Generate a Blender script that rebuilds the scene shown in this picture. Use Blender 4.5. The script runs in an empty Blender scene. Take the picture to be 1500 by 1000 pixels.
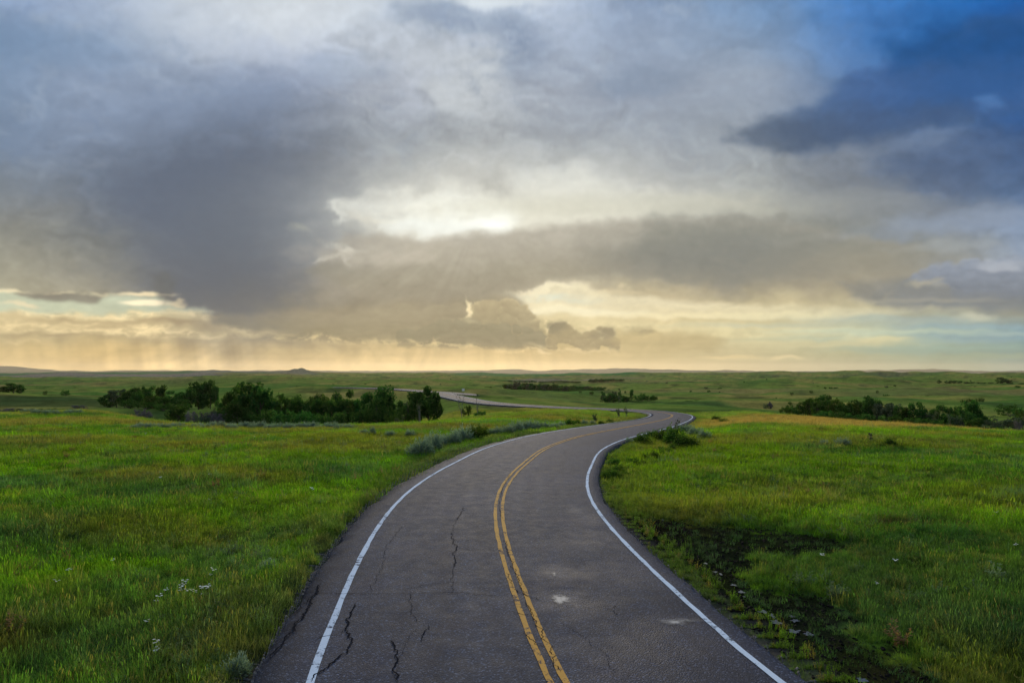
import bpy, bmesh, math, random
import numpy as np
from mathutils import Vector, Matrix
from mathutils.noise import noise as mnoise

R = math.radians
sc = bpy.context.scene
COL = sc.collection

# ---------------------------------------------------------------- camera, world, sun, exposure
CAM_H = 4.6                     # eye height above the near road; 24 mm lens, level, horizon a little below the middle
FPX, CX, HY = 1000.0, 750.0, 544.0
cam_d = bpy.data.cameras.new('camera'); cam = bpy.data.objects.new('camera', cam_d); COL.objects.link(cam)
cam.location = (0, 0, CAM_H); cam.rotation_euler = (R(90), 0, 0)
cam_d.lens = 24; cam_d.sensor_width = 36; cam_d.shift_y = (HY - 500) / 1500.0
cam_d.clip_start = 0.1; cam_d.clip_end = 120000
sc.camera = cam

SUN_EL, SUN_AZ = 12.6, -2.0     # behind the cloud gap, nearly straight ahead (azimuth from +Y towards +X)
sun_d = bpy.data.lights.new('sun', 'SUN'); sun = bpy.data.objects.new('sun', sun_d); COL.objects.link(sun)
sun_d.energy = 3.8; sun_d.angle = R(14); sun_d.color = (1.0, 0.88, 0.72)
sun.location = (0, 0, 50)
_sd = Vector((math.sin(R(SUN_AZ)) * math.cos(R(SUN_EL)), math.cos(R(SUN_AZ)) * math.cos(R(SUN_EL)), math.sin(R(SUN_EL))))
sun.rotation_euler = _sd.to_track_quat('Z', 'Y').to_euler()
sc.view_settings.view_transform = 'Standard'; sc.view_settings.look = 'None'
sc.view_settings.exposure = 0.2; sc.view_settings.gamma = 1.0; sc.view_settings.use_curve_mapping = False

sc.cycles.max_bounces = 6; sc.cycles.diffuse_bounces = 3; sc.cycles.glossy_bounces = 2; sc.cycles.transmission_bounces = 3; sc.cycles.volume_bounces = 0; sc.cycles.transparent_max_bounces = 6

# ---------------------------------------------------------------- noise
_PR = np.random.RandomState(12); _PM = np.tile(_PR.permutation(256), 2).astype(np.int16)
_GA = np.linspace(0, 2 * np.pi, 256, endpoint=False)
_GX = np.cos(_GA).astype(np.float32)[_PM]; _GY = np.sin(_GA).astype(np.float32)[_PM]
def perlin(x, y, seed=0):
    """gradient noise, about -1..1, on float arrays"""
    x = np.asarray(x, np.float32); y = np.asarray(y, np.float32)
    fx = np.floor(x); fy = np.floor(y)
    ix = (fx.astype(np.int32) + seed * 37) & 255; iy = (fy.astype(np.int32) + seed * 101) & 255
    dx = x - fx; dy = y - fy
    u = dx * dx * dx * (dx * (dx * 6 - 15) + 10); v = dy * dy * dy * (dy * (dy * 6 - 15) + 10)
    r0 = _PM[iy]; r1 = _PM[iy + 1]
    def g(h, a, b): return _GX[h] * (dx - a) + _GY[h] * (dy - b)
    n0 = g(r0 + ix, 0, 0); n1 = g(r0 + (ix + 1 & 255), 1, 0); n2 = g(r1 + ix, 0, 1); n3 = g(r1 + (ix + 1 & 255), 1, 1)
    a = n0 + u * (n1 - n0); b = n2 + u * (n3 - n2)
    return (a + v * (b - a)) * np.float32(1.5)
def fbm(x, y, octv=5, seed=0, gain=0.5):
    s = 0; a = 1.0; f = 1.0; t = 0
    x = np.asarray(x); y = np.asarray(y)
    for k in range(octv):
        s = s + a * perlin(x * f + 17.3 * k, y * f - 9.1 * k, seed + 31 * k); t += a
        a *= gain; f *= 2.03
    return s / t * 1.6
def sstep(a, b, x):
    t = np.clip((x - a) / (b - a), 0, 1)
    return t * t * (3 - 2 * t)
def srgb2lin(c):
    c = np.asarray(c, dtype=np.float64)
    return np.where(c <= 0.04045, c / 12.92, ((np.maximum(c, 0) + 0.055) / 1.055) ** 2.4)

# ---------------------------------------------------------------- sky
SKY_X = [0, 150, 300, 450, 600, 700, 800, 950, 1100, 1250, 1400, 1500]
SKY_ROWS = [  # rows above the view are brightened to lift the light on the ground
 (-700, "205,208,214 208,211,216 214,216,219 215,217,220 210,213,219 212,215,220 205,210,219 186,197,214 166,184,210 142,168,205 120,155,198 110,148,192"),
 (-250, "180,188,200 190,196,206 204,207,212 206,208,212 196,200,208 200,205,212 188,195,208 160,176,200 135,162,198 105,145,192 80,126,180 70,118,172"),
 (0,   "150,165,190 165,175,195 195,198,206 195,198,204 162,174,194 192,198,208 175,185,205 130,155,195 100,145,200 75,130,195 45,110,180 32,95,165"),
 (60,  "125,145,170 155,168,188 180,184,195 176,181,195 176,180,190 165,172,188 168,176,195 140,158,190 112,148,195 78,126,186 32,90,150 28,82,146"),
 (130, "132,148,169 150,159,176 146,154,170 150,156,172 165,168,180 176,178,184 158,164,178 138,148,170 140,154,178 78,112,160 52,96,150 47,100,162"),
 (200, "120,132,149 135,144,160 130,138,153 136,142,154 145,150,158 158,160,164 150,155,165 146,151,160 138,146,156 92,107,132 82,104,138 55,90,140"),
 (270, "130,133,136 122,128,138 108,115,128 118,123,133 158,157,156 172,168,162 188,184,174 165,163,160 155,156,153 126,131,139 100,115,140 80,105,140"),
 (320, "138,136,131 128,129,130 106,112,125 120,124,130 190,185,178 205,198,188 205,198,182 182,177,164 158,155,146 142,143,142 130,137,148 118,134,160"),
 (370, "152,148,136 138,136,128 106,110,116 130,130,126 176,168,156 168,161,148 160,154,140 146,143,130 138,136,128 138,137,131 150,152,152 150,160,176"),
 (420, "165,160,141 150,145,129 116,117,115 144,138,125 160,152,138 157,150,134 172,163,142 178,166,138 165,156,133 160,152,132 138,139,135 130,138,145"),
 (460, "186,182,156 178,168,138 140,134,118 142,135,118 146,139,120 152,144,121 196,186,154 204,190,150 206,192,150 200,187,149 186,180,151 160,158,142"),
 (490, "184,170,136 175,160,126 170,156,124 168,155,125 160,148,120 160,148,120 176,163,126 208,194,152 214,202,160 210,203,166 172,182,165 145,166,168"),
 (515, "220,197,148 213,188,136 205,180,131 198,178,134 212,190,143 207,186,140 197,177,133 192,177,134 203,191,150 199,191,151 176,183,154 154,172,160"),
 (540, "238,211,155 238,208,149 233,206,149 232,205,148 235,208,150 235,210,151 222,200,146 212,195,146 205,192,149 198,190,151 186,190,156 177,188,166"),
]
def sky_design(X, Y):
    """cloudscape as seen along each direction; X, Y: direction coordinates; returns linear rgb, coverage"""
    X = X.astype(np.float32); Y = Y.astype(np.float32)
    w1 = fbm(X / 170, Y / 95, 5, 3); w2 = fbm(X / 170 + 40, Y / 95 + 11, 5, 8)
    wf = fbm(X / 42, Y / 24, 5, 14); wg = fbm(X / 42 + 9, Y / 24, 5, 21)
    low = sstep(470, 545, Y)
    wx = X + (26 * w1 + 8 * wf) * (1 - .5 * low); wy = Y + (16 * w2 + 5 * wg) * (1 - .85 * low)
    # broad colour of the cloud deck
    rows = np.array([[list(map(float, c.split(','))) for c in r[1].split()] for r in SKY_ROWS])
    ys = np.array([r[0] for r in SKY_ROWS], float); xs = np.array(SKY_X, float)
    fy = np.interp(wy, ys, np.arange(len(ys))); fx = np.interp(wx, xs, np.arange(len(xs)))
    iy = np.minimum(fy.astype(int), len(ys) - 2); ix = np.minimum(fx.astype(int), len(xs) - 2)
    ty = (fy - iy); tx = (fx - ix); ty = (ty * ty * (3 - 2 * ty) * .5 + ty * .5)[..., None]; tx = (tx * tx * (3 - 2 * tx) * .5 + tx * .5)[..., None]
    C = (rows[iy, ix] * (1 - tx) + rows[iy, ix + 1] * tx) * (1 - ty) + (rows[iy + 1, ix] * (1 - tx) + rows[iy + 1, ix + 1] * tx) * ty
    C = (C / 255).astype(np.float32)
    # soft folds in the deck
    n = fbm(X / 120 + 2.2 * w1, Y / 55 + 1.6 * w2, 6, 55, .55)
    n2 = fbm(X / 300 + .9 * w2, Y / 130 + .9 * w1, 5, 77)
    amp = 1 - .6 * low
    C = C * (1 + (.075 * n + .07 * n2) * amp)[..., None]
    def mix(m, col):
        nonlocal C
        C = C * (1 - m[..., None]) + np.array(col, np.float32) / 255 * m[..., None]
    rag = fbm(X / 26 + .6 * wf, Y / 9 + .5 * wg, 5, 101, .6)
    def blob(cx, cy, rx, ry, col, a=1., soft=1., rot=0., warp=1., rg=0.):
        sel = (np.abs(X - cx) < 2.2 * max(rx, ry) + 40) & (np.abs(Y - cy) < 2.2 * max(ry, rx * abs(math.sin(math.radians(rot)))) + 30)
        if not sel.any(): return
        x = X[sel] + warp * (18 * wf[sel] + 14 * w1[sel]) - cx; y = Y[sel] + warp * (9 * wg[sel] + 5 * w2[sel]) - cy
        c, s = math.cos(math.radians(rot)), math.sin(math.radians(rot))
        d = np.sqrt(((x * c + y * s) / rx) ** 2 + ((-x * s + y * c) / ry) ** 2)
        if rg: d = d + rg * rag[sel]
        m = a * (1 - sstep(1 - .8 * soft * .6, 1 + .8 * soft, d))
        if rg: m = m * np.clip(1 - rg * .55 * (1 - 2 * rag[sel]), 0, 1)
        C[sel] = C[sel] * (1 - m[..., None]) + np.array(col, np.float32) / 255 * m[..., None]
    rng = np.random.RandomState(5)
    def cumulus(discs, rim, body, base, a=.9, wv=5., y0=440, y1=500, bottom=None, lit_a=1.):
        # heaped cloud: the union of many billows, its outline lit from behind
        D_ = np.array(discs); r_ = D_[:, 2].max() + 14
        sel = (X > D_[:, 0].min() - r_) & (X < D_[:, 0].max() + r_) & (Y > D_[:, 1].min() - r_) & (Y < D_[:, 1].max() + r_)
        if not sel.any(): return
        x = X[sel] + wv * wf[sel] * .9 + 1.5 * rag[sel]; y = Y[sel] + wv * wg[sel] * .8 + 1.5 * rag[sel]
        H = np.full(x.shape, 1e-4, np.float32); U = np.zeros(x.shape, np.float32)
        for cx, cy, r in discs:
            h = (1 - np.sqrt((x - cx) ** 2 + ((y - cy) * 1.15) ** 2) / r) * r
            w = np.exp(np.clip(h / 1.1, -12, 12)); H += w; U += w * np.clip((y - cy) / r, -1, 1)
        U = U / H; H = 1.1 * np.log(H)
        m = a * sstep(-.6, 1.6, H)
        if bottom is not None: m = m * (1 - sstep(bottom - 5, bottom + 3, Y[sel] + 3 * rag[sel]))
        lit = lit_a * (1 - sstep(.8, 4.2, H)) * sstep(.5, -.3, U) * (1 - .6 * np.clip((Y[sel] - y0) / (y1 - y0), 0, 1)) * (.55 + .45 * sstep(-.3, .5, rag[sel]))
        sh = .05 * sstep(0, 7, H) - .07 * np.clip(U, -1, 1) * .8 + .05 * rag[sel]
        t = np.clip((Y[sel] - y0) / (y1 - y0), 0, 1)[..., None]
        bc = (np.array(body, np.float32) * (1 - t) + np.array(base, np.float32) * t) / 255 * (1 + sh - .03)[..., None]
        cc = bc * (1 - lit[..., None]) + np.array(rim, np.float32) / 255 * lit[..., None]
        C[sel] = C[sel] * (1 - m[..., None]) + cc * m[..., None]
    def billow(line, r0, r1, n_, jit=5, fill=3):
        out = []
        L_ = np.array(line, float); seg = np.hypot(*np.diff(L_, axis=0).T); cs = np.r_[0, np.cumsum(seg)]
        for k in range(fill):
            for t in np.linspace(0, cs[-1], n_):
                px = np.interp(t, cs, L_[:, 0]); py = np.interp(t, cs, L_[:, 1])
                r = rng.uniform(r0, r1)
                out.append((px + rng.uniform(-jit, jit), py + r * .8 + k * r1 * .9 + rng.uniform(-jit, jit) * .5, r))
        return sorted(out, key=lambda q: q[1])
    def poly(pts, col, a=1., soft=12., wa=10., ws=1., grad=None, wl=0.):
        """filled outline with a ragged, feathered border; grad=(col2, y0, y1)"""
        P = np.array(pts, float); x0, y0 = P.min(0) - 60; x1, y1 = P.max(0) + 60
        sel = (X > x0) & (X < x1) & (Y > y0) & (Y < y1)
        if not sel.any(): return
        x = X[sel]; y = Y[sel]
        x = x + wa * (1.2 * wf[sel]) + wl * w1[sel]; y = y + ws * wa * .8 * wg[sel] + .6 * wl * w2[sel]
        d = np.full(x.shape, 1e9, np.float32); ins = np.zeros(x.shape, bool)
        for (ax, ay), (bx, by) in zip(P, np.roll(P, -1, 0)):
            ex, ey = bx - ax, by - ay
            t = np.clip(((x - ax) * ex + (y - ay) * ey) / (ex * ex + ey * ey), 0, 1)
            d = np.minimum(d, (x - ax - t * ex) ** 2 + (y - ay - t * ey) ** 2)
            cr = ((ay > y) != (by > y))
            with np.errstate(divide='ignore', invalid='ignore'):
                xi = ax + (y - ay) * ex / (ey if ey else 1e-9)
            ins ^= cr & (x < xi)
        sd = np.sqrt(d) * np.where(ins, 1, -1)
        m = a * sstep(-soft, soft, sd)
        c = np.array(col, np.float32) / 255
        if grad is not None:
            t = sstep(grad[1], grad[2], y)[..., None]; c = c * (1 - t) + np.array(grad[0], np.float32) / 255 * t
        if grad is None: c = c[None]
        c = c * (1 + .05 * n[sel])[..., None]
        C[sel] = C[sel] * (1 - m[..., None]) + c * m[..., None]
    wis = fbm((X + .45 * Y) / 95 + 1.1 * w1, (Y - .25 * X) / 34 + 1.1 * w2, 6, 121, .58)
    wis2 = fbm((X - .5 * Y) / 60 + .8 * w2, (Y + .3 * X) / 42 + .8 * w1, 6, 131, .6)
    up = 1 - sstep(230, 330, Y)
    mix(np.clip(.30 * sstep(.1, .9, wis) * up * (1 - sstep(900, 1250, X)), 0, 1), (200, 201, 203))
    mix(np.clip(.24 * sstep(.15, .95, wis2) * up, 0, 1), (112, 130, 160))
    mix(np.clip(.16 * sstep(0, 1, wis) * sstep(330, 380, Y) * (1 - sstep(430, 470, Y)), 0, 1), (190, 184, 168))
    # upper deck: pale thin places and blue-grey folds
    blob(310, 20, 120, 42, (206, 207, 210), .5, 1.3)
    blob(470, 15, 95, 36, (208, 208, 210), .55, 1.3, -12)
    blob(370, 75, 80, 14, (192, 195, 205), .4, 1.2, 12)
    blob(668, 30, 62, 17, (124, 144, 176), .7, 1., 6, 1., .5)
    blob(762, 62, 34, 44, (112, 134, 168), .7, 1.1, -20, 1., .5)
    blob(640, 20, 50, 14, (138, 155, 184), .5, 1.2)
    blob(735, 3, 60, 7, (215, 217, 218), .6, 1.2)
    blob(690, 120, 45, 60, (198, 198, 197), .6, 1.2, 35, 1., .9)
    blob(655, 140, 35, 13, (198, 198, 198), .55, 1., 35)
    blob(640, 85, 45, 14, (192, 193, 197), .4, 1., 0)
    blob(60, 70, 90, 26, (120, 142, 168), .45, 1.3, 8)
    blob(330, 150, 110, 28, (136, 150, 174), .4, 1.4, -5)
    blob(500, 100, 45, 20, (146, 160, 184), .4, 1.2)
    blob(945, 118, 58, 18, (110, 134, 168), .5, 1.2, -4)
    blob(900, 60, 90, 40, (140, 160, 192), .35, 1.5)
    # big dark shelf at the left and its shadowed column
    poly([(170, 262), (300, 215), (470, 225), (520, 262), (495, 300), (498, 345), (470, 380), (440, 400), (430, 440), (395, 470), (330, 474), (290, 460), (235, 420), (195, 340)],
         (112, 117, 128), .72, 34, 16, wl=14, grad=((114, 114, 112), 290, 440))
    poly([(300, 250), (440, 250), (500, 290), (440, 370), (400, 440), (330, 450), (280, 380)], (108, 115, 126), .4, 36, 16, wl=16, grad=((110, 112, 112), 280, 430))
    blob(340, 330, 130, 130, (98, 105, 119), .65, 1.4, 20, 1.)
    blob(540, 455, 170, 34, (136, 129, 110), .45, 1.4, 0, 1.)
    blob(1150, 360, 160, 36, (128, 127, 120), .5, 1.4, 4, 1.)
    blob(1080, 130, 150, 70, (146, 158, 178), .35, 1.5, 0, 1.)
    blob(60, 140, 200, 110, (134, 146, 166), .4, 1.5, 0, 1.)
    blob(620, 385, 120, 26, (182, 172, 155), .4, 1.4, -4, .8, .4)
    # gap with the veiled sun
    blob(690, 315, 260, 70, (214, 206, 190), .5, 1.6, -4, .8)
    poly([(500, 300), (560, 288), (625, 282), (660, 262), (700, 272), (735, 282), (775, 262), (830, 248), (880, 262), (960, 276), (1060, 290), (1150, 306), (1120, 316), (1000, 322), (900, 328), (800, 334), (700, 345), (600, 345), (540, 330), (505, 318)],
         (222, 215, 200), .6, 20, 16, wl=6)
    poly([(500, 300), (540, 293), (580, 290), (640, 282), (668, 278), (700, 290), (745, 290), (770, 300), (748, 332), (690, 343), (620, 343), (565, 327), (520, 318), (504, 310)], (232, 227, 215), .75, 14, 14)
    poly([(560, 330), (600, 322), (660, 318), (740, 318), (748, 334), (690, 344), (625, 344), (585, 338)], (240, 240, 236), .75, 12, 10)
    blob(668, 312, 60, 14, (250, 247, 238), .7, 1.4, 0, .6, .9)
    blob(725, 322, 22, 13, (262, 260, 252), .9, 1.6, 0, .3)
    blob(700, 318, 190, 60, (232, 224, 206), .35, 1.7, 0, .5)
    blob(620, 300, 60, 10, (244, 238, 226), .6, 1.1, -6, .8, .8)
    blob(560, 300, 44, 8, (206, 202, 194), .7, 1.1, -8, 1., .8)
    blob(575, 313, 24, 5, (196, 192, 184), .6, 1., 4, .8, .8)
    blob(530, 318, 26, 5, (226, 216, 198), .7, 1., 8, .8, .6)
    blob(735, 272, 36, 14, (168, 163, 154), .6, 1.2, 20, 1., .5)
    blob(690, 262, 14, 20, (196, 190, 180), .5, 1.2, 20, 1., .5)
    blob(825, 258, 34, 14, (214, 208, 194), .6, 1.2, -20, 1., .5)
    blob(780, 290, 70, 12, (224, 217, 202), .6, 1.2, -14, .8, .4)
    blob(950, 298, 240, 13, (206, 199, 180), .55, 1.3, -1, .5)
    blob(1120, 300, 120, 12, (180, 175, 160), .4, 1.4, 2, .5)
    # long grey shelf under the gap
    poly([(505, 345), (620, 350), (745, 340), (850, 328), (1010, 318), (1150, 322), (1260, 345), (1350, 362), (1300, 382), (1180, 392), (1110, 412), (1060, 428), (990, 408), (900, 398), (800, 415), (700, 440), (560, 440), (450, 400), (480, 372)],
         (172, 163, 150), .78, 9, 7, wl=6, grad=((150, 144, 128), 345, 410))
    poly([(960, 322), (1140, 318), (1300, 350), (1360, 364), (1290, 384), (1160, 392), (1080, 425), (1050, 420), (980, 400), (930, 360)], (130, 130, 122), .6, 24, 12, wl=12)
    poly([(840, 360), (980, 335), (1100, 340), (1060, 400), (960, 400), (860, 398)], (136, 133, 122), .4, 26, 10, wl=8)
    blob(560, 368, 90, 12, (188, 178, 162), .5, 1.3)
    # sunlit shreds
    blob(498, 364, 20, 4, (238, 230, 212), .65, 1.2, 8, 1., .9)
    blob(509, 374, 7, 12, (238, 230, 212), .65, 1.2, -20, 1., .9)
    blob(484, 377, 26, 3, (226, 216, 196), .8, 1., -14, .8, .5)
    blob(540, 374, 70, 8, (196, 186, 170), .5, 1.4, 0, .8, .4)
    blob(441, 337, 15, 4, (204, 198, 176), .8, 1.2, 10, .8, .6)
    blob(502, 312, 5, 14, (236, 230, 216), .6, 1., 10)
    # dark blue bank upper right
    poly([(1062, 200), (1130, 172), (1190, 150), (1240, 112), (1330, 80), (1420, 30), (1500, 15), (1620, 10), (1650, 130), (1560, 160), (1440, 172), (1330, 188), (1250, 206), (1190, 232), (1120, 222)],
         (66, 98, 146), .74, 14, 12, wl=8, grad=((78, 98, 128), 130, 220))
    poly([(1300, 60), (1420, 38), (1520, 22), (1600, 60), (1540, 95), (1400, 92), (1320, 98)], (26, 84, 142), .65, 24, 14, wl=12)
    poly([(1130, 185), (1260, 150), (1400, 150), (1380, 175), (1260, 205), (1180, 222)], (70, 92, 126), .5, 16, 12, wl=8)
    blob(1440, 120, 90, 22, (46, 94, 150), .5, 1.3, -8)
    blob(1360, 202, 40, 10, (130, 148, 176), .45, 1.2, -14)
    blob(1260, 232, 90, 16, (146, 152, 162), .4, 1.4, -10, 1., .5)
    blob(1445, 152, 20, 8, (88, 130, 184), .6, 1.2)
    poly([(1330, 215), (1440, 190), (1600, 180), (1650, 300), (1450, 262), (1360, 262), (1290, 245)], (86, 104, 134), .55, 26, 12, wl=12)
    # grey streaks at the right, then the small cumulus with its crisp top
    blob(1300, 300, 150, 14, (128, 132, 138), .45, 1.4, 4)
    blob(1430, 325, 120, 14, (150, 160, 178), .6, 1.3, -6)
    blob(1390, 362, 60, 7, (164, 166, 166), .5, 1.2, -5)
    blob(1250, 395, 120, 24, (158, 150, 132), .5, 1.4, 0)
    poly([(1318, 420), (1340, 402), (1352, 408), (1368, 388), (1390, 384), (1405, 393), (1425, 380), (1450, 386), (1475, 378), (1510, 384), (1640, 380), (1650, 440), (1500, 452), (1420, 446), (1350, 448), (1310, 440)],
         (148, 154, 164), .85, 4, 7, grad=((118, 124, 130), 395, 435))
    cumulus(billow([(1322, 416), (1345, 402), (1368, 386), (1400, 388), (1425, 380), (1450, 384), (1480, 378), (1540, 380), (1620, 376)], 9, 20, 22, 5, 3), (172, 176, 184), (140, 147, 160), (120, 126, 134), .75, 5, 380, 440, 446, .6)
    cumulus(billow([(1290, 424), (1320, 416), (1350, 412), (1385, 416)], 7, 14, 8, 5, 2), (178, 172, 152), (146, 144, 136), (132, 132, 124), .7, 5, 400, 440, 446, .6)
    poly([(1230, 415), (1320, 410), (1400, 430), (1500, 438), (1640, 436), (1600, 472), (1480, 470), (1440, 456), (1320, 450), (1250, 438)], (132, 132, 126), .7, 9, 8, grad=((160, 152, 130), 440, 468))
    blob(1462, 386, 28, 5, (176, 178, 184), .7, 1., 3)
    blob(1350, 412, 20, 5, (182, 174, 152), .6, 1., -10)
    # low bright band on the right, pale blue gap and cream streaks
    poly([(760, 436), (800, 418), (860, 414), (900, 432), (1000, 440), (1130, 448), (1250, 452), (1330, 456), (1200, 470), (1000, 470), (860, 478), (790, 470), (775, 452)], (226, 216, 184), .8, 7, 7, grad=((214, 200, 160), 440, 475))
    blob(815, 437, 44, 5, (204, 214, 206), .6, 1.2, 2, .5, .7)
    blob(850, 456, 80, 5, (238, 230, 200), .7, 1.2, 2, .6)
    blob(800, 424, 34, 5, (236, 226, 196), .7, 1., -8)
    blob(905, 424, 30, 5, (222, 208, 172), .5, 1.)
    for cx, cy, rx, ry, col, a in [(1080, 462, 150, 4, (234, 222, 182), .7), (1010, 478, 160, 5, (224, 212, 170), .5), (1180, 476, 140, 3, (190, 190, 168), .5), (1330, 468, 120, 5, (182, 190, 178), .6),
        (1300, 486, 130, 4, (212, 214, 184), .6), (1420, 478, 90, 4, (165, 182, 182), .6), (1450, 494, 100, 6, (156, 174, 174), .6), (1240, 500, 130, 5, (186, 196, 174), .5), (1290, 497, 40, 4, (234, 216, 168), .9),
        (1200, 503, 100, 3, (230, 212, 164), .7), (1080, 502, 120, 5, (202, 192, 152), .5), (1150, 524, 20, 3, (236, 216, 168), .9), (1070, 523, 34, 2.5, (228, 208, 158), .8), (1430, 464, 22, 5, (226, 214, 180), .8), (1500, 490, 60, 2.5, (206, 206, 180), .4),
        (1380, 512, 120, 5, (170, 186, 166), .6), (1460, 522, 90, 3, (186, 190, 156), .6), (1350, 440, 90, 3, (196, 186, 156), .4)]:
        blob(cx, cy, rx, ry, col, a, 1.1, 0, .45)
    # cumulus row at the horizon, rims lit from behind
    poly([(320, 462), (430, 452), (540, 452), (640, 446), (700, 450), (775, 452), (790, 478), (802, 500), (798, 512), (740, 508), (640, 501), (560, 500), (500, 497), (440, 496), (360, 490), (300, 474)],
         (154, 145, 124), .8, 8, 8, grad=((138, 131, 108), 458, 494))
    cumulus(billow([(520, 462), (570, 452), (640, 446), (684, 450)], 9, 20, 14, 8, 3), (172, 162, 140), (156, 148, 126), (138, 131, 109), .5, 8, 450, 496, 500, .3)
    cumulus(billow([(692, 448), (708, 439), (724, 444), (742, 438), (758, 446), (772, 446), (780, 456)], 6, 12, 14, 3, 4), (206, 192, 156), (168, 156, 128), (148, 140, 114), .85, 5, 440, 490, 500, .7)
    blob(687, 456, 3.5, 13, (242, 226, 186), 1., .9, -6, .5, .5)
    blob(690, 471, 8, 3, (240, 222, 180), .8, 1., 0, .6, .6)
    cumulus(billow([(590, 482), (640, 474), (680, 466), (720, 472), (770, 476), (795, 488)], 8, 15, 16, 5, 3), (160, 151, 126), (134, 130, 110), (122, 119, 100), .65, 7, 470, 506, 509, .25)
    cumulus(billow([(806, 482), (812, 474), (826, 471), (838, 479), (852, 484), (866, 484), (878, 476), (892, 480), (902, 492)], 5, 10, 16, 2, 3), (238, 222, 180), (154, 143, 114), (146, 136, 108), .9, 4, 470, 520, 513)
    blob(818, 480, 10, 6, (122, 118, 100), .8, 1., 0, .6, .4)
    blob(886, 488, 10, 6, (128, 122, 102), .7, 1., 0, .6, .4)
    for cx, cy, rx, ry, a, rot in [(804, 480, 3, 9, .8, 0), (862, 479, 9, 3, .7, 0), (800, 470, 16, 2.4, .6, 0), (812, 510, 24, 3, .8, 6), (790, 515, 16, 3, .8, 10), (860, 515, 34, 3, .6, 2), (900, 478, 10, 3, .6, 0)]:
        blob(cx, cy, rx, ry, (240, 222, 178), a, 1., rot, .7, 1.)
    blob(938, 483, 20, 4, (138, 130, 106), .8, 1., 4, .8, .7)
    poly([(905, 488), (960, 484), (1030, 490), (1065, 500), (1040, 512), (960, 510), (900, 508)], (178, 162, 122), .7, 8, 8)
    # lit lower rim of that deck
    for cx, cy, rx, ry, a, rot in [(330, 489, 60, 2.4, .7, 2), (420, 494, 40, 2.4, .8, 2), (470, 494, 18, 4, .8, 5), (500, 499, 34, 2.4, .9, 4), (590, 502, 60, 2, .7, 2), (645, 503, 26, 3, .8, -2), (700, 508, 40, 2.4, .8, 6), (760, 515, 34, 2.4, .8, 6)]:
        blob(cx, cy, rx, ry * 1.5, (240, 218, 166), a, 1.2, rot, .55, 1.3)
    # low left gap: pale green-blue sky, lens and rims
    poly([(-160, 425), (0, 424), (30, 434), (110, 431), (180, 432), (235, 434), (250, 446), (300, 450), (312, 458), (280, 464), (150, 466), (60, 458), (-160, 462)], (194, 200, 176), .85, 5, 5)
    poly([(20, 431), (80, 428), (150, 432), (142, 443), (90, 443), (50, 438)], (134, 129, 118), .85, 4, 4)
    blob(215, 443, 32, 4, (252, 238, 204), 1., .7, 0, .15)
    blob(215, 430, 34, 2.2, (240, 222, 184), .9, 1., 2, .5)
    blob(120, 428, 46, 2.5, (230, 214, 178), .8, 1., 1, .5, 1.)
    blob(8, 426, 26, 2, (236, 222, 186), .8, 1., 4, .5)
    blob(32, 448, 20, 3.5, (226, 212, 178), .8, 1., 0, .8)
    blob(255, 442, 16, 3, (236, 216, 176), .7, 1., -8)
    poly([(225, 408), (240, 400), (262, 410), (250, 440), (240, 446), (232, 432)], (110, 110, 106), .6, 7, 6)
    poly([(-160, 460), (20, 458), (100, 462), (200, 458), (290, 455), (315, 468), (350, 482), (430, 488), (300, 496), (180, 492), (60, 484), (-160, 486)], (206, 188, 148), .8, 6, 8)
    for cx, cy, rx, ry, a, rot in [(60, 460, 70, 2.6, .9, 2), (170, 462, 60, 2.2, .85, -2), (215, 460, 34, 3, .9, -4), (276, 456, 26, 3.2, 1., 3), (290, 464, 22, 4, .85, 20), (16, 478, 30, 5, .8, 0), (130, 486, 80, 2.6, .95, 2), (205, 482, 36, 5, .95, -4), (240, 487, 44, 3.4, 1., 3), (290, 492, 44, 2.6, .9, 4),
                               (350, 484, 20, 3, .8, 5), (60, 478, 26, 3.2, .6, 0), (120, 474, 30, 3, .5, 0), (30, 500, 34, 2, .6, 4)]:
        blob(cx, cy, rx, ry * 1.5, (250, 229, 182), a, 1.1, rot, .6, 1.2)
    for cx, cy, rx, ry, a in [(250, 473, 20, 5, .8), (200, 470, 55, 3.4, .6), (300, 476, 26, 8, .65), (85, 470, 40, 3, .5), (60, 490, 60, 3, .5), (160, 478, 26, 3, .5)]:
        blob(cx, cy, rx, ry, (158, 142, 114), a, 1.1, 0, .8, .6)
    # faint sunbeams painted into the sky below the deck, fanning from the sun
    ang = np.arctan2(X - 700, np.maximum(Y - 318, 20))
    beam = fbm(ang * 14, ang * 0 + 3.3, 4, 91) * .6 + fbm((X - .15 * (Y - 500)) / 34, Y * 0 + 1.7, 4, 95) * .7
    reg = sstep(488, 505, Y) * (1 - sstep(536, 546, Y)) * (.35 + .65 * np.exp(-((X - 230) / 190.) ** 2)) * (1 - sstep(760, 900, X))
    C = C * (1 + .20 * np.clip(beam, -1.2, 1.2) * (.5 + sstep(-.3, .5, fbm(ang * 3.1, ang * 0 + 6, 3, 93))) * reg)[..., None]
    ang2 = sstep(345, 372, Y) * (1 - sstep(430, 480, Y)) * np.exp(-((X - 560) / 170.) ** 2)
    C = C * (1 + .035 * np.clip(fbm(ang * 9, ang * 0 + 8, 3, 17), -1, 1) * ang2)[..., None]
    # thin horizon streaks
    st = fbm(X / 150, Y / 5.5, 4, 63)
    C = C * (1 + .022 * st * sstep(440, 500, Y))[..., None]
    fine = fbm(X / 16, Y / 9, 4, 33)
    C = C * (1 + (.016 - .008 * low) * fine)[..., None]
    blob(345, 400, 75, 80, (98, 103, 110), .5, 1.3, 14, 1.)
    blob(300, 300, 150, 70, (100, 107, 121), .4, 1.5, 10, 1.)
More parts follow.
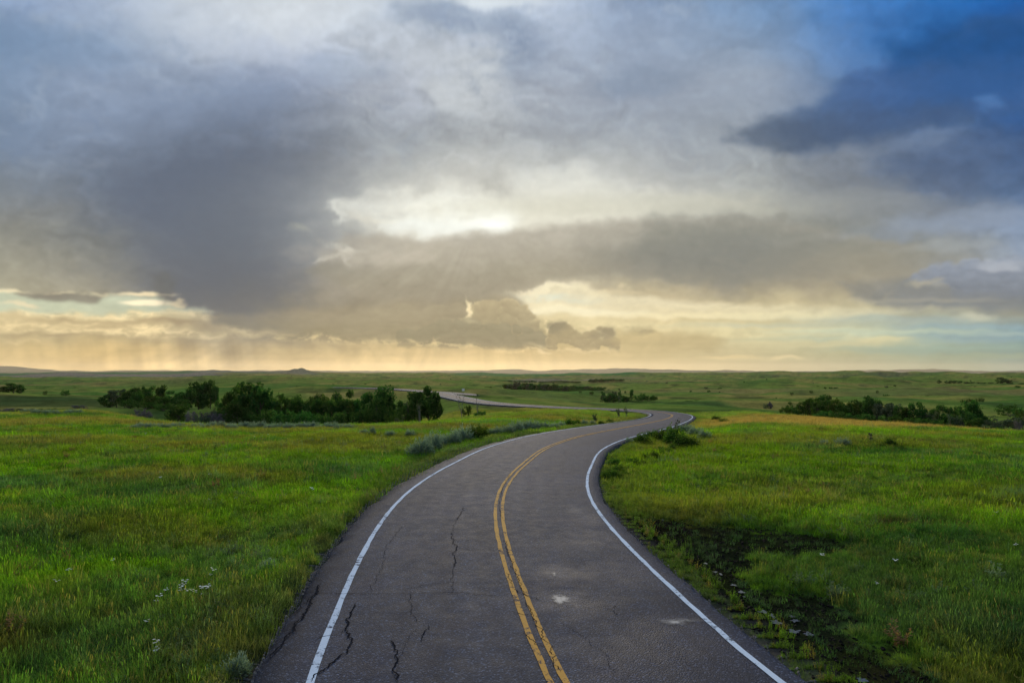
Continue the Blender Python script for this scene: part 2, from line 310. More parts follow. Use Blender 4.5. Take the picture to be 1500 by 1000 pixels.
    blob(1060, 380, 110, 26, (122, 124, 122), .45, 1.4, 0, 1., .3)
    blob(1400, 440, 120, 20, (128, 134, 142), .4, 1.5, 0, 1., .3)
    # a little more depth in the deck, a little more gold at its foot
    k = (1.15 - .07 * sstep(400, 500, Y) - .06 * sstep(700, 1000, X))[..., None]; C = .66 + (C - .66) * k
    g = C.mean(-1, keepdims=True); C = g + (C - g) * (1 + .10 * sstep(380, 520, Y))[..., None] - .012
    q = (.42 * sstep(380, 560, X) * (1 - sstep(1050, 1300, X)) * (1 - sstep(220, 330, Y)))[..., None]; g = C.mean(-1, keepdims=True); C = C * (1 - q) + (g * np.array([1.02, 1.025, 1.04], np.float32)) * q
    q = (1 - sstep(330, 450, Y))[..., None]; C = C * (1 - q + q * np.array([.972, 1.0, 1.012], np.float32))
    C = C * (1 - .09 * sstep(485, 530, Y))[..., None]; q = (.75 * sstep(950, 1400, X) * sstep(430, 480, Y))[..., None]; C = C * (1 - q + q * np.array([.82, .90, .97], np.float32))
    q = (.10 * sstep(900, 1150, X) * (1 - sstep(260, 380, Y)))[..., None]; g = C.mean(-1, keepdims=True); C = C * (1 - q) + (g * .97) * q
    L = srgb2lin(np.clip(C, 0, 1.15)).astype(np.float32)
    cover = np.clip(1 - .3 * sstep(1000, 1500, X) * (1 - sstep(120, 300, Y)) , 0, 1)
    return L, cover
SKY_W, SKY_H, PU, PV = 2816, 560, 0.65, 2.0
def sky_pixels():
    u = (np.arange(SKY_W) + .5) / SKY_W; t = (np.arange(SKY_H) + .5) / SKY_H
    a = np.sign(u - .5) * np.abs(2 * u - 1) ** (1 / PU) * np.pi
    el = np.radians(-3 + 93 * t ** PV)
    A, E = np.meshgrid(a, el)
    lim = math.radians(42)
    X = np.where(np.abs(A) < lim, np.tan(np.clip(A, -lim, lim)), np.sign(A) * (math.tan(lim) + (np.abs(A) - lim) * 1.8))
    ce = np.cos(np.clip(A, -lim, lim))
    el1 = math.radians(32); te = np.where(E < el1, np.tan(np.minimum(E, el1)), math.tan(el1) + (E - el1) * 1.39)
    X = 750 + 1000 * X; Y = 544 - 1000 * te / ce
    back = sstep(math.radians(120), math.pi, np.abs(A))       # meet without a seam behind the camera
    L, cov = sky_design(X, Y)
    m = L[:, [0, -1]].mean(1, keepdims=True)
    L = L * (1 - back[..., None]) + m * back[..., None]
    zen = sstep(math.radians(60), math.radians(88), E)[..., None]
    L = L * (1 - zen) + L[-1].mean(0) * zen
    return L, cov
def build_world():
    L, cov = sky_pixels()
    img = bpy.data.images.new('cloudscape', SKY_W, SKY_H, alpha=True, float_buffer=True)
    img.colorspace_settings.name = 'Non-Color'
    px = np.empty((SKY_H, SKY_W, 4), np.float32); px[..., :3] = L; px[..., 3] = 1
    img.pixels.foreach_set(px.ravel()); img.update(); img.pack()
    w = bpy.data.worlds.new('World'); sc.world = w; w.use_nodes = True
    nt = w.node_tree; nt.nodes.clear(); N = nt.nodes.new; Lk = nt.links.new
    def math_(op, a, b=None, clamp=False):
        m = N('ShaderNodeMath'); m.operation = op; m.use_clamp = clamp
        for i, v in enumerate((a, b)):
            if v is None: continue
            if isinstance(v, (int, float)): m.inputs[i].default_value = v
            else: Lk(v, m.inputs[i])
        return m.outputs[0]
    tc = N('ShaderNodeTexCoord'); sx = N('ShaderNodeSeparateXYZ'); Lk(tc.outputs['Generated'], sx.inputs[0])
    az = math_('ARCTAN2', sx.outputs[0], sx.outputs[1])
    el = math_('ARCSINE', sx.outputs[2])
    u = math_('POWER', math_('DIVIDE', math_('ABSOLUTE', az), math.pi), PU)
    u = math_('ADD', math_('MULTIPLY', math_('MULTIPLY', u, math_('SIGN', az)), .5), .5)
    t = math_('DIVIDE', math_('ADD', el, R(3)), R(93))
    v = math_("POWER", math_("MAXIMUM", t, 0.0002), 1 / PV)
    cb = N('ShaderNodeCombineXYZ'); Lk(u, cb.inputs[0]); Lk(v, cb.inputs[1])
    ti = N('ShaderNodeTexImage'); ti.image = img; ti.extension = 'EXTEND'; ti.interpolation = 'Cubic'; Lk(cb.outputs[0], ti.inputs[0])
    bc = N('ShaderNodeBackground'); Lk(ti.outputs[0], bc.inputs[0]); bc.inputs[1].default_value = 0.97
    # clear air above and between the clouds
    sky = N('ShaderNodeTexSky'); sky.sky_type = 'NISHITA'; sky.sun_disc = False
    sky.sun_elevation = R(SUN_EL); sky.sun_rotation = R(SUN_AZ); sky.altitude = 800
    bs = N('ShaderNodeBackground'); Lk(sky.outputs[0], bs.inputs[0]); bs.inputs[1].default_value = 0.05
    mx = N('ShaderNodeMixShader'); mx.inputs[0].default_value = 0.985
    Lk(bs.outputs[0], mx.inputs[1]); Lk(bc.outputs[0], mx.inputs[2])
    out = N('ShaderNodeOutputWorld'); Lk(mx.outputs[0], out.inputs[0])
    w.cycles.sampling_method = 'MANUAL'; w.cycles.sample_map_resolution = 512
build_world()

# ---------------------------------------------------------------- helpers
def link(o): COL.objects.link(o); return o
def mesh_np(name, co, faces_flat, sizes, mats=None, smooth=False, attrs=None):
    me = bpy.data.meshes.new(name)
    co = np.asarray(co, np.float32); nv = len(co); sizes = np.asarray(sizes, np.int32); ff = np.asarray(faces_flat, np.int32)
    me.vertices.add(nv); me.vertices.foreach_set('co', co.ravel())
    me.loops.add(len(ff)); me.loops.foreach_set('vertex_index', ff)
    me.polygons.add(len(sizes)); st = np.zeros(len(sizes), np.int32); st[1:] = np.cumsum(sizes)[:-1]
    me.polygons.foreach_set('loop_start', st)
    me.polygons.foreach_set('use_smooth', np.full(len(sizes), smooth))
    for m in (mats or []): me.materials.append(m)
    me.update(calc_edges=True)
    for k, (typ, data) in (attrs or {}).items():
        a = me.attributes.new(k, typ, 'POINT')
        a.data.foreach_set('color' if typ == 'FLOAT_COLOR' else ('vector' if typ == 'FLOAT_VECTOR' else 'value'), np.asarray(data, np.float32).ravel())
    return me
def tag(o, label=None, cat=None, group=None, kind=None):
    if label: o['label'] = label
    if cat: o['category'] = cat
    if group: o['group'] = group
    if kind: o['kind'] = kind
    return o
def obj(name, me, parent=None):
    o = bpy.data.objects.new(name, me); link(o)
    if parent: o.parent = parent
    return o
def empty(name, loc, rz=0):
    o = bpy.data.objects.new(name, None); link(o); o.location = loc; o.rotation_euler = (0, 0, rz); o.empty_display_size = .3; return o

class NT:
    def __init__(s, name):
        s.m = bpy.data.materials.new(name); s.m.use_nodes = True; s.t = s.m.node_tree; s.t.nodes.clear()
    def n(s, typ, **kw):
        nd = s.t.nodes.new('ShaderNode' + typ)
        for k, v in kw.items():
            if k.startswith('i_'):
                key = k[2:]; key = int(key) if key.isdigit() else key.replace('_', ' ')
                if isinstance(v, bpy.types.NodeSocket): s.t.links.new(v, nd.inputs[key])
                else: nd.inputs[key].default_value = v
            else: setattr(nd, k, v)
        return nd
    def l(s, a, b): s.t.links.new(a, b)
    def mth(s, op, a, b=None, clamp=False):
        nd = s.n('Math', operation=op, use_clamp=clamp)
        for i, v in enumerate((a, b)):
            if v is None: continue
            if isinstance(v, (int, float)): nd.inputs[i].default_value = v
            else: s.l(v, nd.inputs[i])
        return nd.outputs[0]
    def ramp(s, f, stops, interp='LINEAR'):
        nd = s.n('ValToRGB'); nd.color_ramp.interpolation = interp; e = nd.color_ramp.elements
        while len(e) < len(stops): e.new(.5)
        for k, (p, c) in enumerate(stops):
            e[k].position = p; e[k].color = (c if not isinstance(c, (int, float)) else (c, c, c)) + ((1,) if isinstance(c, tuple) and len(c) == 3 or not isinstance(c, tuple) else ())
        s.l(f, nd.inputs[0]); return nd.outputs[0]
    def mix(s, f, a, b, bt='MIX'):
        nd = s.n('Mix', data_type='RGBA', blend_type=bt)
        for k, v in ((0, f), (6, a), (7, b)):
            if isinstance(v, bpy.types.NodeSocket): s.l(v, nd.inputs[k])
            else: nd.inputs[k].default_value = v if isinstance(v, (int, float)) else tuple(v) + ((1,) if len(v) == 3 else ())
        return nd.outputs[2]
    def noise(s, vec, scale, detail=4, rough=.55, dist=0., dim='3D'):
        nd = s.n('TexNoise', noise_dimensions=dim); nd.inputs['Scale'].default_value = scale; nd.inputs['Detail'].default_value = detail
        nd.inputs['Roughness'].default_value = rough; nd.inputs['Distortion'].default_value = dist; s.l(vec, nd.inputs['Vector']); return nd.outputs['Fac']
    def out(s, sh): o = s.n('OutputMaterial'); s.l(sh, o.inputs[0]); return s.m

# ---------------------------------------------------------------- the lie of the land
# rows of the table: for each heading, how far below eye level the ground lies at a list of distances,
# written as slope * 1000 below a horizontal sight line (544 = level)
D_ST = [30, 55, 75, 90, 110, 140, 180, 230, 300, 450, 700, 1000, 1500, 2200, 3200, 5000, 8000, 12000, 15000, 20000, 60000]
FAR = [548.5, 545.5, 544.2, 545, 545]
LAND = {
    0:    [697, 627, 613, 606.5, 607.5, 609, 592, 576, 577, 573, 568, 563, 558, 553, 548.5, 545.5],
    125:  [697, 627, 610, 602.5, 600, 612, 596, 580, 577, 573, 567, 562, 557, 553, 548.5, 545.5],
    280:  [697, 632, 624, 627, 632, 632, 620, 592, 580, 572, 566, 561, 556, 552, 548, 545],
    400:  [697, 634, 627, 631, 644, 636, 618, 592, 577, 568, 562, 558, 554, 549, 544.5, 545],
    560:  [697, 632, 624, 628, 637, 630, 612, 590, 576, 571, 565, 560, 556, 551, 547.5, 548],
    690:  [697, 629, 618, 613, 611, 605, 588.5, 580, 577, 572, 565, 560, 556, 552, 549, 549],
    800:  [697, 627, 613, 607, 603, 601, 594, 587, 580, 573, 576, 563, 557, 553, 550, 549.5],
    900:  [697, 627, 617, 611, 606, 602, 598.5, 594, 591, 577, 573, 565, 558, 553, 550, 549.5],
    1000: [697, 627, 618, 614, 611, 604.5, 598, 592, 587, 578, 569, 562, 557, 553, 550, 549.5],
    1100: [697, 628, 618, 612, 606, 602, 600, 598, 590, 580, 570, 562, 556, 552, 549.5, 549.5],
    1200: [697, 629, 619, 614, 613, 618, 618, 606, 590, 576, 567, 560, 555, 552, 550, 549.5],
    1300: [697, 630, 622, 620, 625, 629, 620, 604, 588, 574, 565, 559, 555, 552, 550, 549.5],
    1400: [697, 631, 627, 629, 635, 632, 622, 602, 588, 573, 565, 558, 554, 550, 548.5, 549],
    1500: [697, 635, 638, 643, 640, 634, 618, 600, 586, 573, 564, 558, 553, 550, 548.5, 549],
}
GX0, GX1, NGX = -45.0, 45.0, 361
LD0, LD1, NGD = math.log(4.0), math.log(60000.0), 900
def _build_table():
    cols = sorted(LAND); az = np.degrees(np.arctan((np.array(cols) - CX) / FPX))
    ld = np.linspace(LD0, LD1, NGD); lst = np.log(D_ST)
    T = []
    for c in cols:
        yy = LAND[c] + FAR; z = np.array([CAM_H - (y - HY) * d / 1000 for y, d in zip(yy, D_ST)])
        rel = z / np.array(D_ST); T.append(np.interp(ld, np.r_[math.log(12), lst], np.r_[0.0, z[0] / 30, rel[1:]] if False else np.r_[0.0, rel]))
    T = np.array(T); ga = np.linspace(GX0, GX1, NGX)
    G = np.array([np.interp(ga, az, T[:, k]) for k in range(NGD)])       # [D, az]
    def blur(A, k, axis):
        w = np.hanning(2 * k + 3)[1:-1]; w /= w.sum()
        P = np.pad(A, [(k, k) if i == axis else (0, 0) for i in range(2)], mode='edge')
        o = 0
        for i, wi in enumerate(w): o = o + wi * (P[i:i + A.shape[0], :] if axis == 0 else P[:, i:i + A.shape[1]])
        return o
    G = blur(G, 7, 0); G = blur(G, 11, 1)
    return G
GT = _build_table()
def _bil(ld, az):
    fx = np.clip((az - GX0) / (GX1 - GX0) * (NGX - 1), 0, NGX - 1.001); fy = np.clip((ld - LD0) / (LD1 - LD0) * (NGD - 1), 0, NGD - 1.001)
    ix = fx.astype(int); iy = fy.astype(int); tx = fx - ix; ty = fy - iy
    return (GT[iy, ix] * (1 - tx) + GT[iy, ix + 1] * tx) * (1 - ty) + (GT[iy + 1, ix] * (1 - tx) + GT[iy + 1, ix + 1] * tx) * ty

# the road's centre line: x, y, z
ROAD = [(30, -60, 0), (20.5, -42, 0), (12.5, -25, 0), (6.6, -10, 0), (3.1, 0.5, 0), (1.6, 6, 0), (.65, 10.1, 0), (.22, 13.5, 0), (-.1, 16.5, 0), (-.42, 21.3, 0), (-.40, 25.9, 0), (.05, 30.5, 0),
        (.6, 33.8, 0), (2.0, 40.8, 0), (4.55, 47.9, -.02), (7.5, 53.8, -.08), (10.9, 61.5, -.32), (15.6, 76, -1.05), (21.6, 96, -2.1), (26.2, 112, -2.75), (29.3, 126, -3.3), (30.6, 138, -3.7), (29.6, 148, -3.95),
        (26.0, 155, -4.05), (20, 159.5, -4.05), (12, 162.5, -3.9), (3, 166, -3.6), (-4, 172, -3.4), (-10, 183, -3.2), (-17, 205, -3.0), (-26, 236, -2.75), (-37, 265, -2.75), (-54, 300, -2.9), (-82, 340, -3.3), (-120, 380, -4.0)]
def catmull(P, step=.5):
    P = np.array(P, float); out = []
    for i in range(len(P) - 1):
        p0 = P[max(i - 1, 0)]; p1 = P[i]; p2 = P[i + 1]; p3 = P[min(i + 2, len(P) - 1)]
        n = max(2, int(np.linalg.norm(p2 - p1) / .25)); d1 = np.linalg.norm(p1 - p0) ** .5 or 1; d2 = np.linalg.norm(p2 - p1) ** .5; d3 = np.linalg.norm(p3 - p2) ** .5 or 1
        if i == 0: m1 = p2 - p1
        else: m1 = ((p1 - p0) / d1 - (p2 - p0) / (d1 + d2) + (p2 - p1) / d2) * d2
        if i == len(P) - 2: m2 = p2 - p1
        else: m2 = ((p2 - p1) / d2 - (p3 - p1) / (d2 + d3) + (p3 - p2) / d3) * d2
        t = np.linspace(0, 1, n, endpoint=False)[:, None]
        out.append((2 * t ** 3 - 3 * t ** 2 + 1) * p1 + (t ** 3 - 2 * t ** 2 + t) * m1 + (-2 * t ** 3 + 3 * t ** 2) * p2 + (t ** 3 - t ** 2) * m2)
    A = np.vstack(out + [P[-1:]])
    s = np.r_[0, np.cumsum(np.linalg.norm(np.diff(A[:, :2], axis=0), axis=1))]
    u = np.arange(0, s[-1], step)
    A = np.stack([np.interp(u, s, A[:, k]) for k in range(3)], 1)
    for _ in range(8): A[1:-1] = .25 * A[:-2] + .5 * A[1:-1] + .25 * A[2:]
    return A, u
RC, RS = catmull(ROAD)
_t = np.gradient(RC[:, :2], axis=0); _t /= np.linalg.norm(_t, axis=1, keepdims=True)
RN = np.stack([_t[:, 1], -_t[:, 0]], 1)                                   # to the right of travel
PULL = [(-33, 252, -2.72), (-26, 243, -2.78), (-18, 236, -3.05), (-11.5, 231, -3.5)]
PC, PS = catmull(PULL)
def road_dist(x, y, C=RC):
    """signed-free distance to the centre line and road height there (inf far away)"""
    x = np.asarray(x, float).ravel(); y = np.asarray(y, float).ravel()
    d = np.full(x.shape, 999.); z = np.zeros(x.shape); k = np.zeros(x.shape, int)
    near = np.where((np.abs(x) < 140) & (y > -80) & (y < 400))[0]
    c = C[::2]
    for a in range(0, len(near), 40000):
        i = near[a:a + 40000]
        dd = (x[i, None] - c[None, :, 0]) ** 2 + (y[i, None] - c[None, :, 1]) ** 2
        j = dd.argmin(1); jj = j * 2
        if C is RC:
            lat = (x[i] - RC[jj, 0]) * RN[jj, 0] + (y[i] - RC[jj, 1]) * RN[jj, 1]
            far_ = dd[np.arange(len(i)), j] ** .5
            d[i] = np.where(far_ < 25, np.abs(lat), far_) ; d[i] = np.maximum(d[i], far_ - .6)
            k[i] = np.where(lat > 0, jj + 1, -jj - 1)
        else: d[i] = dd[np.arange(len(i)), j] ** .5
        z[i] = C[jj, 2]
    return d, z, k
def land_base(x, y):
    x = np.asarray(x, float); y = np.asarray(y, float)
    a = np.degrees(np.arctan2(x, y)); r = np.hypot(x, y)
    ac = np.clip(a, -44.9, 44.9); D = np.maximum(r * np.cos(np.radians(ac)), 4.0)
    # behind the viewer both flanks meet
    w = sstep(100, 180, np.abs(a)) * .5
    z = (_bil(np.log(D), ac) * (1 - w) + _bil(np.log(D), -ac) * w) * D
    return z
def bump(x, y, cx, cy, rx, ry, h, rot=0.):
    c, s = math.cos(R(rot)), math.sin(R(rot)); u = (x - cx) * c + (y - cy) * s; v = -(x - cx) * s + (y - cy) * c
    return h * np.exp(-(u / rx) ** 2 - (v / ry) ** 2)
def land(x, y):
    x = np.asarray(x, float); y = np.asarray(y, float); sh = x.shape; x = x.ravel(); y = y.ravel()
    z = land_base(x, y); r = np.hypot(x, y)
    # small lumps near by, long swells and draws farther out
    z = z + (.10 * fbm(x / 6, y / 6, 3, 5) + .18 * fbm(x / 22, y / 22, 3, 6)) * sstep(6, 30, r)
    z = z + fbm(x / 120, y / 60, 4, 7) * 3.2 * sstep(170, 320, r) * (1 - sstep(1500, 3000, r))
    z = z + fbm(x / 420, y / 200, 5, 9) * 10 * (1 - .75 * np.exp(-((x - 40) / 110.) ** 2 - ((y - 700) / 260.) ** 2)) * sstep(420, 1100, r) * (1 - .3 * sstep(3000, 6000, r))
    z = z + fbm(x / 1000, y / 500, 5, 12) * (16 + 10 * sstep(-500, 500, x)) * sstep(1200, 3200, r)
    z = z + fbm(x / 4200, y / 3000, 5, 13) * 75 * sstep(8500, 12500, r)
    z = z - 10 * sstep(5200, 7000, r) * (1 - sstep(8500, 11000, r))
    # the butte on the left skyline and its shoulders
    z = z + bump(x, y, -835, 2680, 22, 130, 13) + bump(x, y, -835, 2680, 58, 150, 8) + bump(x, y, -835, 2680, 260, 200, 9) + bump(x, y, -620, 2650, 200, 180, 5) + bump(x, y, -1250, 2900, 380, 200, 4)
    z = z + bump(x, y, -11200, 14800, 900, 900, 125) + bump(x, y, -9600, 14800, 1200, 900, 38)
    z = z + bump(x, y, -520, 12500, 1500, 900, 24) + bump(x, y, 800, 13500, 2300, 900, 18) + bump(x, y, 6000, 14500, 3500, 900, 20)
    # finger of land between the two arms of the left draw, bank by the inner bend
    z = z + bump(x, y, -75, 178, 26, 22, 3.6, 20) + bump(x, y, 14.5, 55.5, 4.2, 11, .75, -25) - bump(x, y, 5.8, 14.5, 1.6, 8, .28, 12)
    z = z - bump(x, y, 7.0, 22, 3.5, 4, .18)
    d, rz, k = road_dist(x, y); pd, pz, _ = road_dist(x, y, PC)
    edge = np.where(k > 0, 4.05, 4.95)
    w = 1 - sstep(edge + .3, edge + 9, d)
    verge = np.clip(d - edge, 0, 3) * .09
    z = z * (1 - w) + (rz - .20 - verge) * w
    z = np.where(d < 9, np.minimum(z, rz - .20 - .14 * sstep(edge, edge - .9, d) + 2. * np.clip(d - edge, 0, 9)), z)
    pw = 1 - sstep(6, 16, pd); z = z * (1 - pw) + (pz - .1) * pw
    return z.reshape(sh)
def at(px, py, D):
    """the world point at sight line (px, py) and depth D"""
    return ((px - CX) / FPX * D, D, CAM_H - (py - HY) / FPX * D)
def on_land(px, py, dmin=7., dmax=5000.):
    """where the sight line px, py first meets the land"""
    D = np.exp(np.linspace(math.log(dmin), math.log(dmax), 2400)); x = (px - CX) / FPX * D
    zl = land(x, D); ray = CAM_H - (py - HY) / FPX * D
    i = np.where(zl >= ray)[0]; i = i[0] if len(i) else len(D) - 1
    return float(x[i]), float(D[i]), float(zl[i])

# ---------------------------------------------------------------- plant colours over the land (albedo)
def lerp3(c, col, m): return c * (1 - m[:, None]) + np.array(col) * m[:, None]
MUD_SPOTS = [(4.8, 20.4, 1.5, 2.2), (6.0, 20.6, 1.9, 1.7), (7.3, 19.7, 1.6, 1.4), (8.4, 19.3, 1.0, 1.0), (5.3, 18.0, .9, 1.6), (4.95, 15.8, .6, 2.), (5.2, 13.6, .8, 1.8), (5.5, 12.2, 1.1, 1.2), (5.9, 14.2, .9, 1.3), (5.7, 10.8, 1., 1.2), (6.3, 9.7, 1.1, 1.1)]
def mud_mask(x, y):
    m = np.zeros(x.shape)
    if not ((np.abs(x) < 20) & (y < 40) & (y > 2)).any(): return m
    n = fbm(x / 1.1, y / 1.1, 4, 201); n2 = fbm(x / .35, y / .35, 3, 203)
    for cx, cy, rx, ry in MUD_SPOTS:
        d = np.sqrt(((x - cx) / rx) ** 2 + ((y - cy) / ry) ** 2)
        m = np.maximum(m, 1 - sstep(.8, 1.3, d + .42 * n + .2 * n2))
    return m
def land_colour(x, y):
    r = np.hypot(x, y); az = np.degrees(np.arctan2(x, y))
    g0 = np.array([.104, .225, .009])
    c = np.tile(g0, (len(x), 1))
    n1 = fbm(x / 9, y / 9, 5, 301); n2 = fbm(x / 3.2, y / 3.2, 4, 302); n3 = fbm(x / 28, y / 28, 5, 303); n4 = fbm(x / 1.3, y / 1.3, 3, 304)
    c = lerp3(c, (.036, .110, .024), sstep(-.1, .45, n1 + .6 * n2) * .9)
    c = lerp3(c, (.175, .340, .007), sstep(-.1, .4, fbm(x / 11, y / 11, 4, 311) + .35 * n2) * .7)
    c = lerp3(c, (.235, .170, .036), sstep(.1, .6, fbm(x / 13, y / 10, 5, 312) + .45 * n2) * .55)
    c = lerp3(c, (.085, .165, .070), sstep(.15, .6, fbm(x / 5, y / 5, 4, 313)) * .5)
    # farther: longer, calmer patches
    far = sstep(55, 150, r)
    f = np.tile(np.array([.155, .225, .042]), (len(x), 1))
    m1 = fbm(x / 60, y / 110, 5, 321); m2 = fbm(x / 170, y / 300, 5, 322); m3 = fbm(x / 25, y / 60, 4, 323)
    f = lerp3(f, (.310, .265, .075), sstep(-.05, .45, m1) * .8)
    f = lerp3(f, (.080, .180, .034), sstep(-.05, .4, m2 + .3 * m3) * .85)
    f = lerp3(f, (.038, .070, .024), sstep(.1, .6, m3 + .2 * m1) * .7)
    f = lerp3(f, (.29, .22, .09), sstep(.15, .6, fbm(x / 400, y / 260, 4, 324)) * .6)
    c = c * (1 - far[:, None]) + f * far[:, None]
    def zone(cx, cy, rx, ry, col, a, rough=.5, rot=0.):
        nonlocal c
        cs, sn = math.cos(R(rot)), math.sin(R(rot)); u = ((x - cx) * cs + (y - cy) * sn) / rx; v = (-(x - cx) * sn + (y - cy) * cs) / ry
        c = lerp3(c, col, a * (1 - sstep(.5, 1.25, np.sqrt(u * u + v * v) + rough * (.6 * n1 + .4 * n2))))
    # red-brown grass on the crests, bright flats, dark weeds
    zone(34, 80, 28, 22, (.34, .215, .075), .9, .7, 10); zone(52, 100, 40, 12, (.32, .20, .07), .8, .6); zone(20, 95, 8, 14, (0.210, 0.150, 0.053), .7, .6)
    zone(11, 39, 9, 9, (0.123, 0.203, 0.009), .75, .6); zone(17, 27, 9, 6, (0.112, 0.188, 0.015), .6, .7); zone(18, 45, 16, 5, (0.195, 0.150, 0.033), .5, .8)
    zone(9, 27, 5, 4, (0.120, 0.180, 0.018), .5, .7); zone(4.6, 28, 1.4, 8, (0.150, 0.143, 0.030), .5, .6)
    zone(-17, 16, 6, 5, (.07, .17, .05), .6, .8); zone(-6.8, 11, 1.6, 3, (.09, .19, .04), .5, .8); zone(11, 12, 6, 4, (0.039, 0.078, 0.036), .65, .8); zone(13, 17, 7, 3, (0.060, 0.112, 0.033), .6, .8); zone(26, 24, 9, 4, (0.045, 0.090, 0.030), .6, .8)
    zone(-48, 66, 26, 9, (0.203, 0.147, 0.042), .7, .8); zone(-22, 62, 18, 5, (0.165, 0.150, 0.030), .6, .8); zone(-10, 46, 6, 6, (0.173, 0.147, 0.027), .65, .8); zone(-9, 60, 12, 4, (0.188, 0.128, 0.038), .55, .8)
    zone(-60, 92, 34, 8, (0.195, 0.173, 0.045), .7, .6); zone(-14, 31, 5, 4, (0.150, 0.112, 0.027), .6, .8); zone(-11, 20, 3.4, 2.6, (0.128, 0.112, 0.027), .55, .8)
    zone(-10, 24, 5, 3, (0.108, 0.195, 0.009), .75, .8); zone(-14, 37, 6, 3, (0.108, 0.188, 0.012), .7, .8); zone(-15, 27, 5, 3.5, (0.039, 0.090, 0.033), .6, .8)
    zone(-8, 13.5, 3.5, 2.5, (0.045, 0.098, 0.030), .6, .8); zone(-9.5, 11.6, 1.6, 1.4, (0.150, 0.105, 0.030), .5, .8); zone(2, 84, 10, 6, (0.188, 0.128, 0.042), .6, .8)
    zone(-35, 40, 16, 6, (0.143, 0.158, 0.024), .5, .8); zone(4, 100, 26, 16, (0.112, 0.158, 0.030), .5, .7); zone(-75, 178, 26, 16, (0.112, 0.180, 0.033), .7, .4)
    zone(-125, 192, 62, 24, (.045, .080, .026), .85, .3); zone(-22, 150, 18, 14, (0.128, 0.173, 0.033), .6, .4); zone(-70, 132, 70, 14, (0.042, 0.068, 0.024), .7, .5)
    # far fields: mauve fallow and blue-green crop at the left, a bright green field in the middle
    n5 = fbm(x / 300, y / 300, 3, 331) * .12
    band = lambda lo, hi, a0, a1, col, k: lerp3(c, col, k * sstep(lo, lo * 1.05, r * (1 + n5)) * (1 - sstep(hi, hi * 1.06, r * (1 + n5))) * sstep(a0, a0 + 2, az) * (1 - sstep(a1 - 2, a1, az)))
    c = band(3300, 9000, -60, -19, (0.045, 0.158, 0.075), .85); c = band(2350, 3250, -60, -22, (0.232, 0.188, 0.203), .7); c = band(2500, 9000, -26, -15, (0.225, 0.188, 0.188), .6)
    c = band(2300, 6500, -6, 14, (0.033, 0.180, 0.053), .85); c = band(1250, 1500, -1, 8, (0.255, 0.217, 0.158), .7); c = band(1700, 2100, 1, 12, (0.195, 0.180, 0.090), .6)
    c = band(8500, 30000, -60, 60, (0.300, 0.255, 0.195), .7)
    c = band(2300, 2600, 14, 60, (0.075, 0.090, 0.060), .6)
    # bare mud, trodden verge, wheel-side gravel
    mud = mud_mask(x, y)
    c = lerp3(c, (.010, .009, .008), mud * .93)
    d, rz, k = road_dist(x, y)
    edge = np.where(k > 0, 3.9, 4.7)
    gr = (1 - sstep(edge + .1, edge + .75, d + .35 * n4 + .2 * n2)) * (d < 20)
    c = lerp3(c, (.060, .055, .052), gr * .9)
    vg = np.exp(-((d - edge - 1.1) / .7) ** 2) * (k < 0) * sstep(.0, .4, n1 + .3) * (d < 12)
    c = lerp3(c, (.075, .060, .042), vg * .55)
    bare = (1 - sstep(.6, 1.2, np.sqrt(((x - 12.3) / 1.4) ** 2 + ((y - 21.0) / .55) ** 2) + .4 * n2)) * (y < 40)
    c = lerp3(c, (.055, .036, .026), bare * .85)
    return np.clip(c, .004, 1), np.clip(mud + gr + .8 * bare, 0, 1)

# ---------------------------------------------------------------- materials
def foliage_mat(name, c1, c2, c3, trans=.36, attr=None, scale=.6, rough=.55, hueobj=.25):
    t = NT(name); geo = t.n('NewGeometry'); oi = t.n('ObjectInfo')
    if attr:
        a = t.n('Attribute', attribute_name=attr, attribute_type='INSTANCER'); base = a.outputs['Color']
        v = t.n('Attribute', attribute_name='tip', attribute_type='GEOMETRY')
        n = t.noise(geo.outputs['Position'], 3.1, 2)
        base = t.mix(t.mth('MULTIPLY', v.outputs['Fac'], .35), base, t.mix(1., base, (1.25, 1.12, .9), 'MULTIPLY'))
        col = t.mix(t.mth('MULTIPLY', n, .5), base, t.mix(1., base, (.62, .72, .8), 'MULTIPLY'))
    else:
        rnd = t.n('Attribute', attribute_name='leafrand', attribute_type='GEOMETRY')
        n = t.noise(geo.outputs['Position'], scale, 3)
        col = t.ramp(t.mth('ADD', t.mth('MULTIPLY', rnd.outputs['Fac'], .55), t.mth('MULTIPLY', n, .45)), [(.15, c1), (.5, c2), (.85, c3)])
        hs = t.n('HueSaturation'); t.l(col, hs.inputs['Color'])
        t.l(t.mth('ADD', t.mth('MULTIPLY', oi.outputs['Random'], .05), .475), hs.inputs['Hue'])
        t.l(t.mth('ADD', t.mth('MULTIPLY', oi.outputs['Random'], hueobj * 2), 1 - hueobj), hs.inputs['Value']); col = hs.outputs[0]
    p = t.n('BsdfPrincipled'); t.l(col, p.inputs['Base Color']); p.inputs['Roughness'].default_value = .75 if attr else .8; p.inputs['Specular IOR Level'].default_value = .04 if attr else .0
    tr = t.n('BsdfTranslucent'); t.l(t.mix(1., col, (1.15, 1.2, .6), 'MULTIPLY'), tr.inputs[0])
    mx = t.n('MixShader'); mx.inputs[0].default_value = trans; t.l(p.outputs[0], mx.inputs[1]); t.l(tr.outputs[0], mx.inputs[2])
    return t.out(mx.outputs[0])
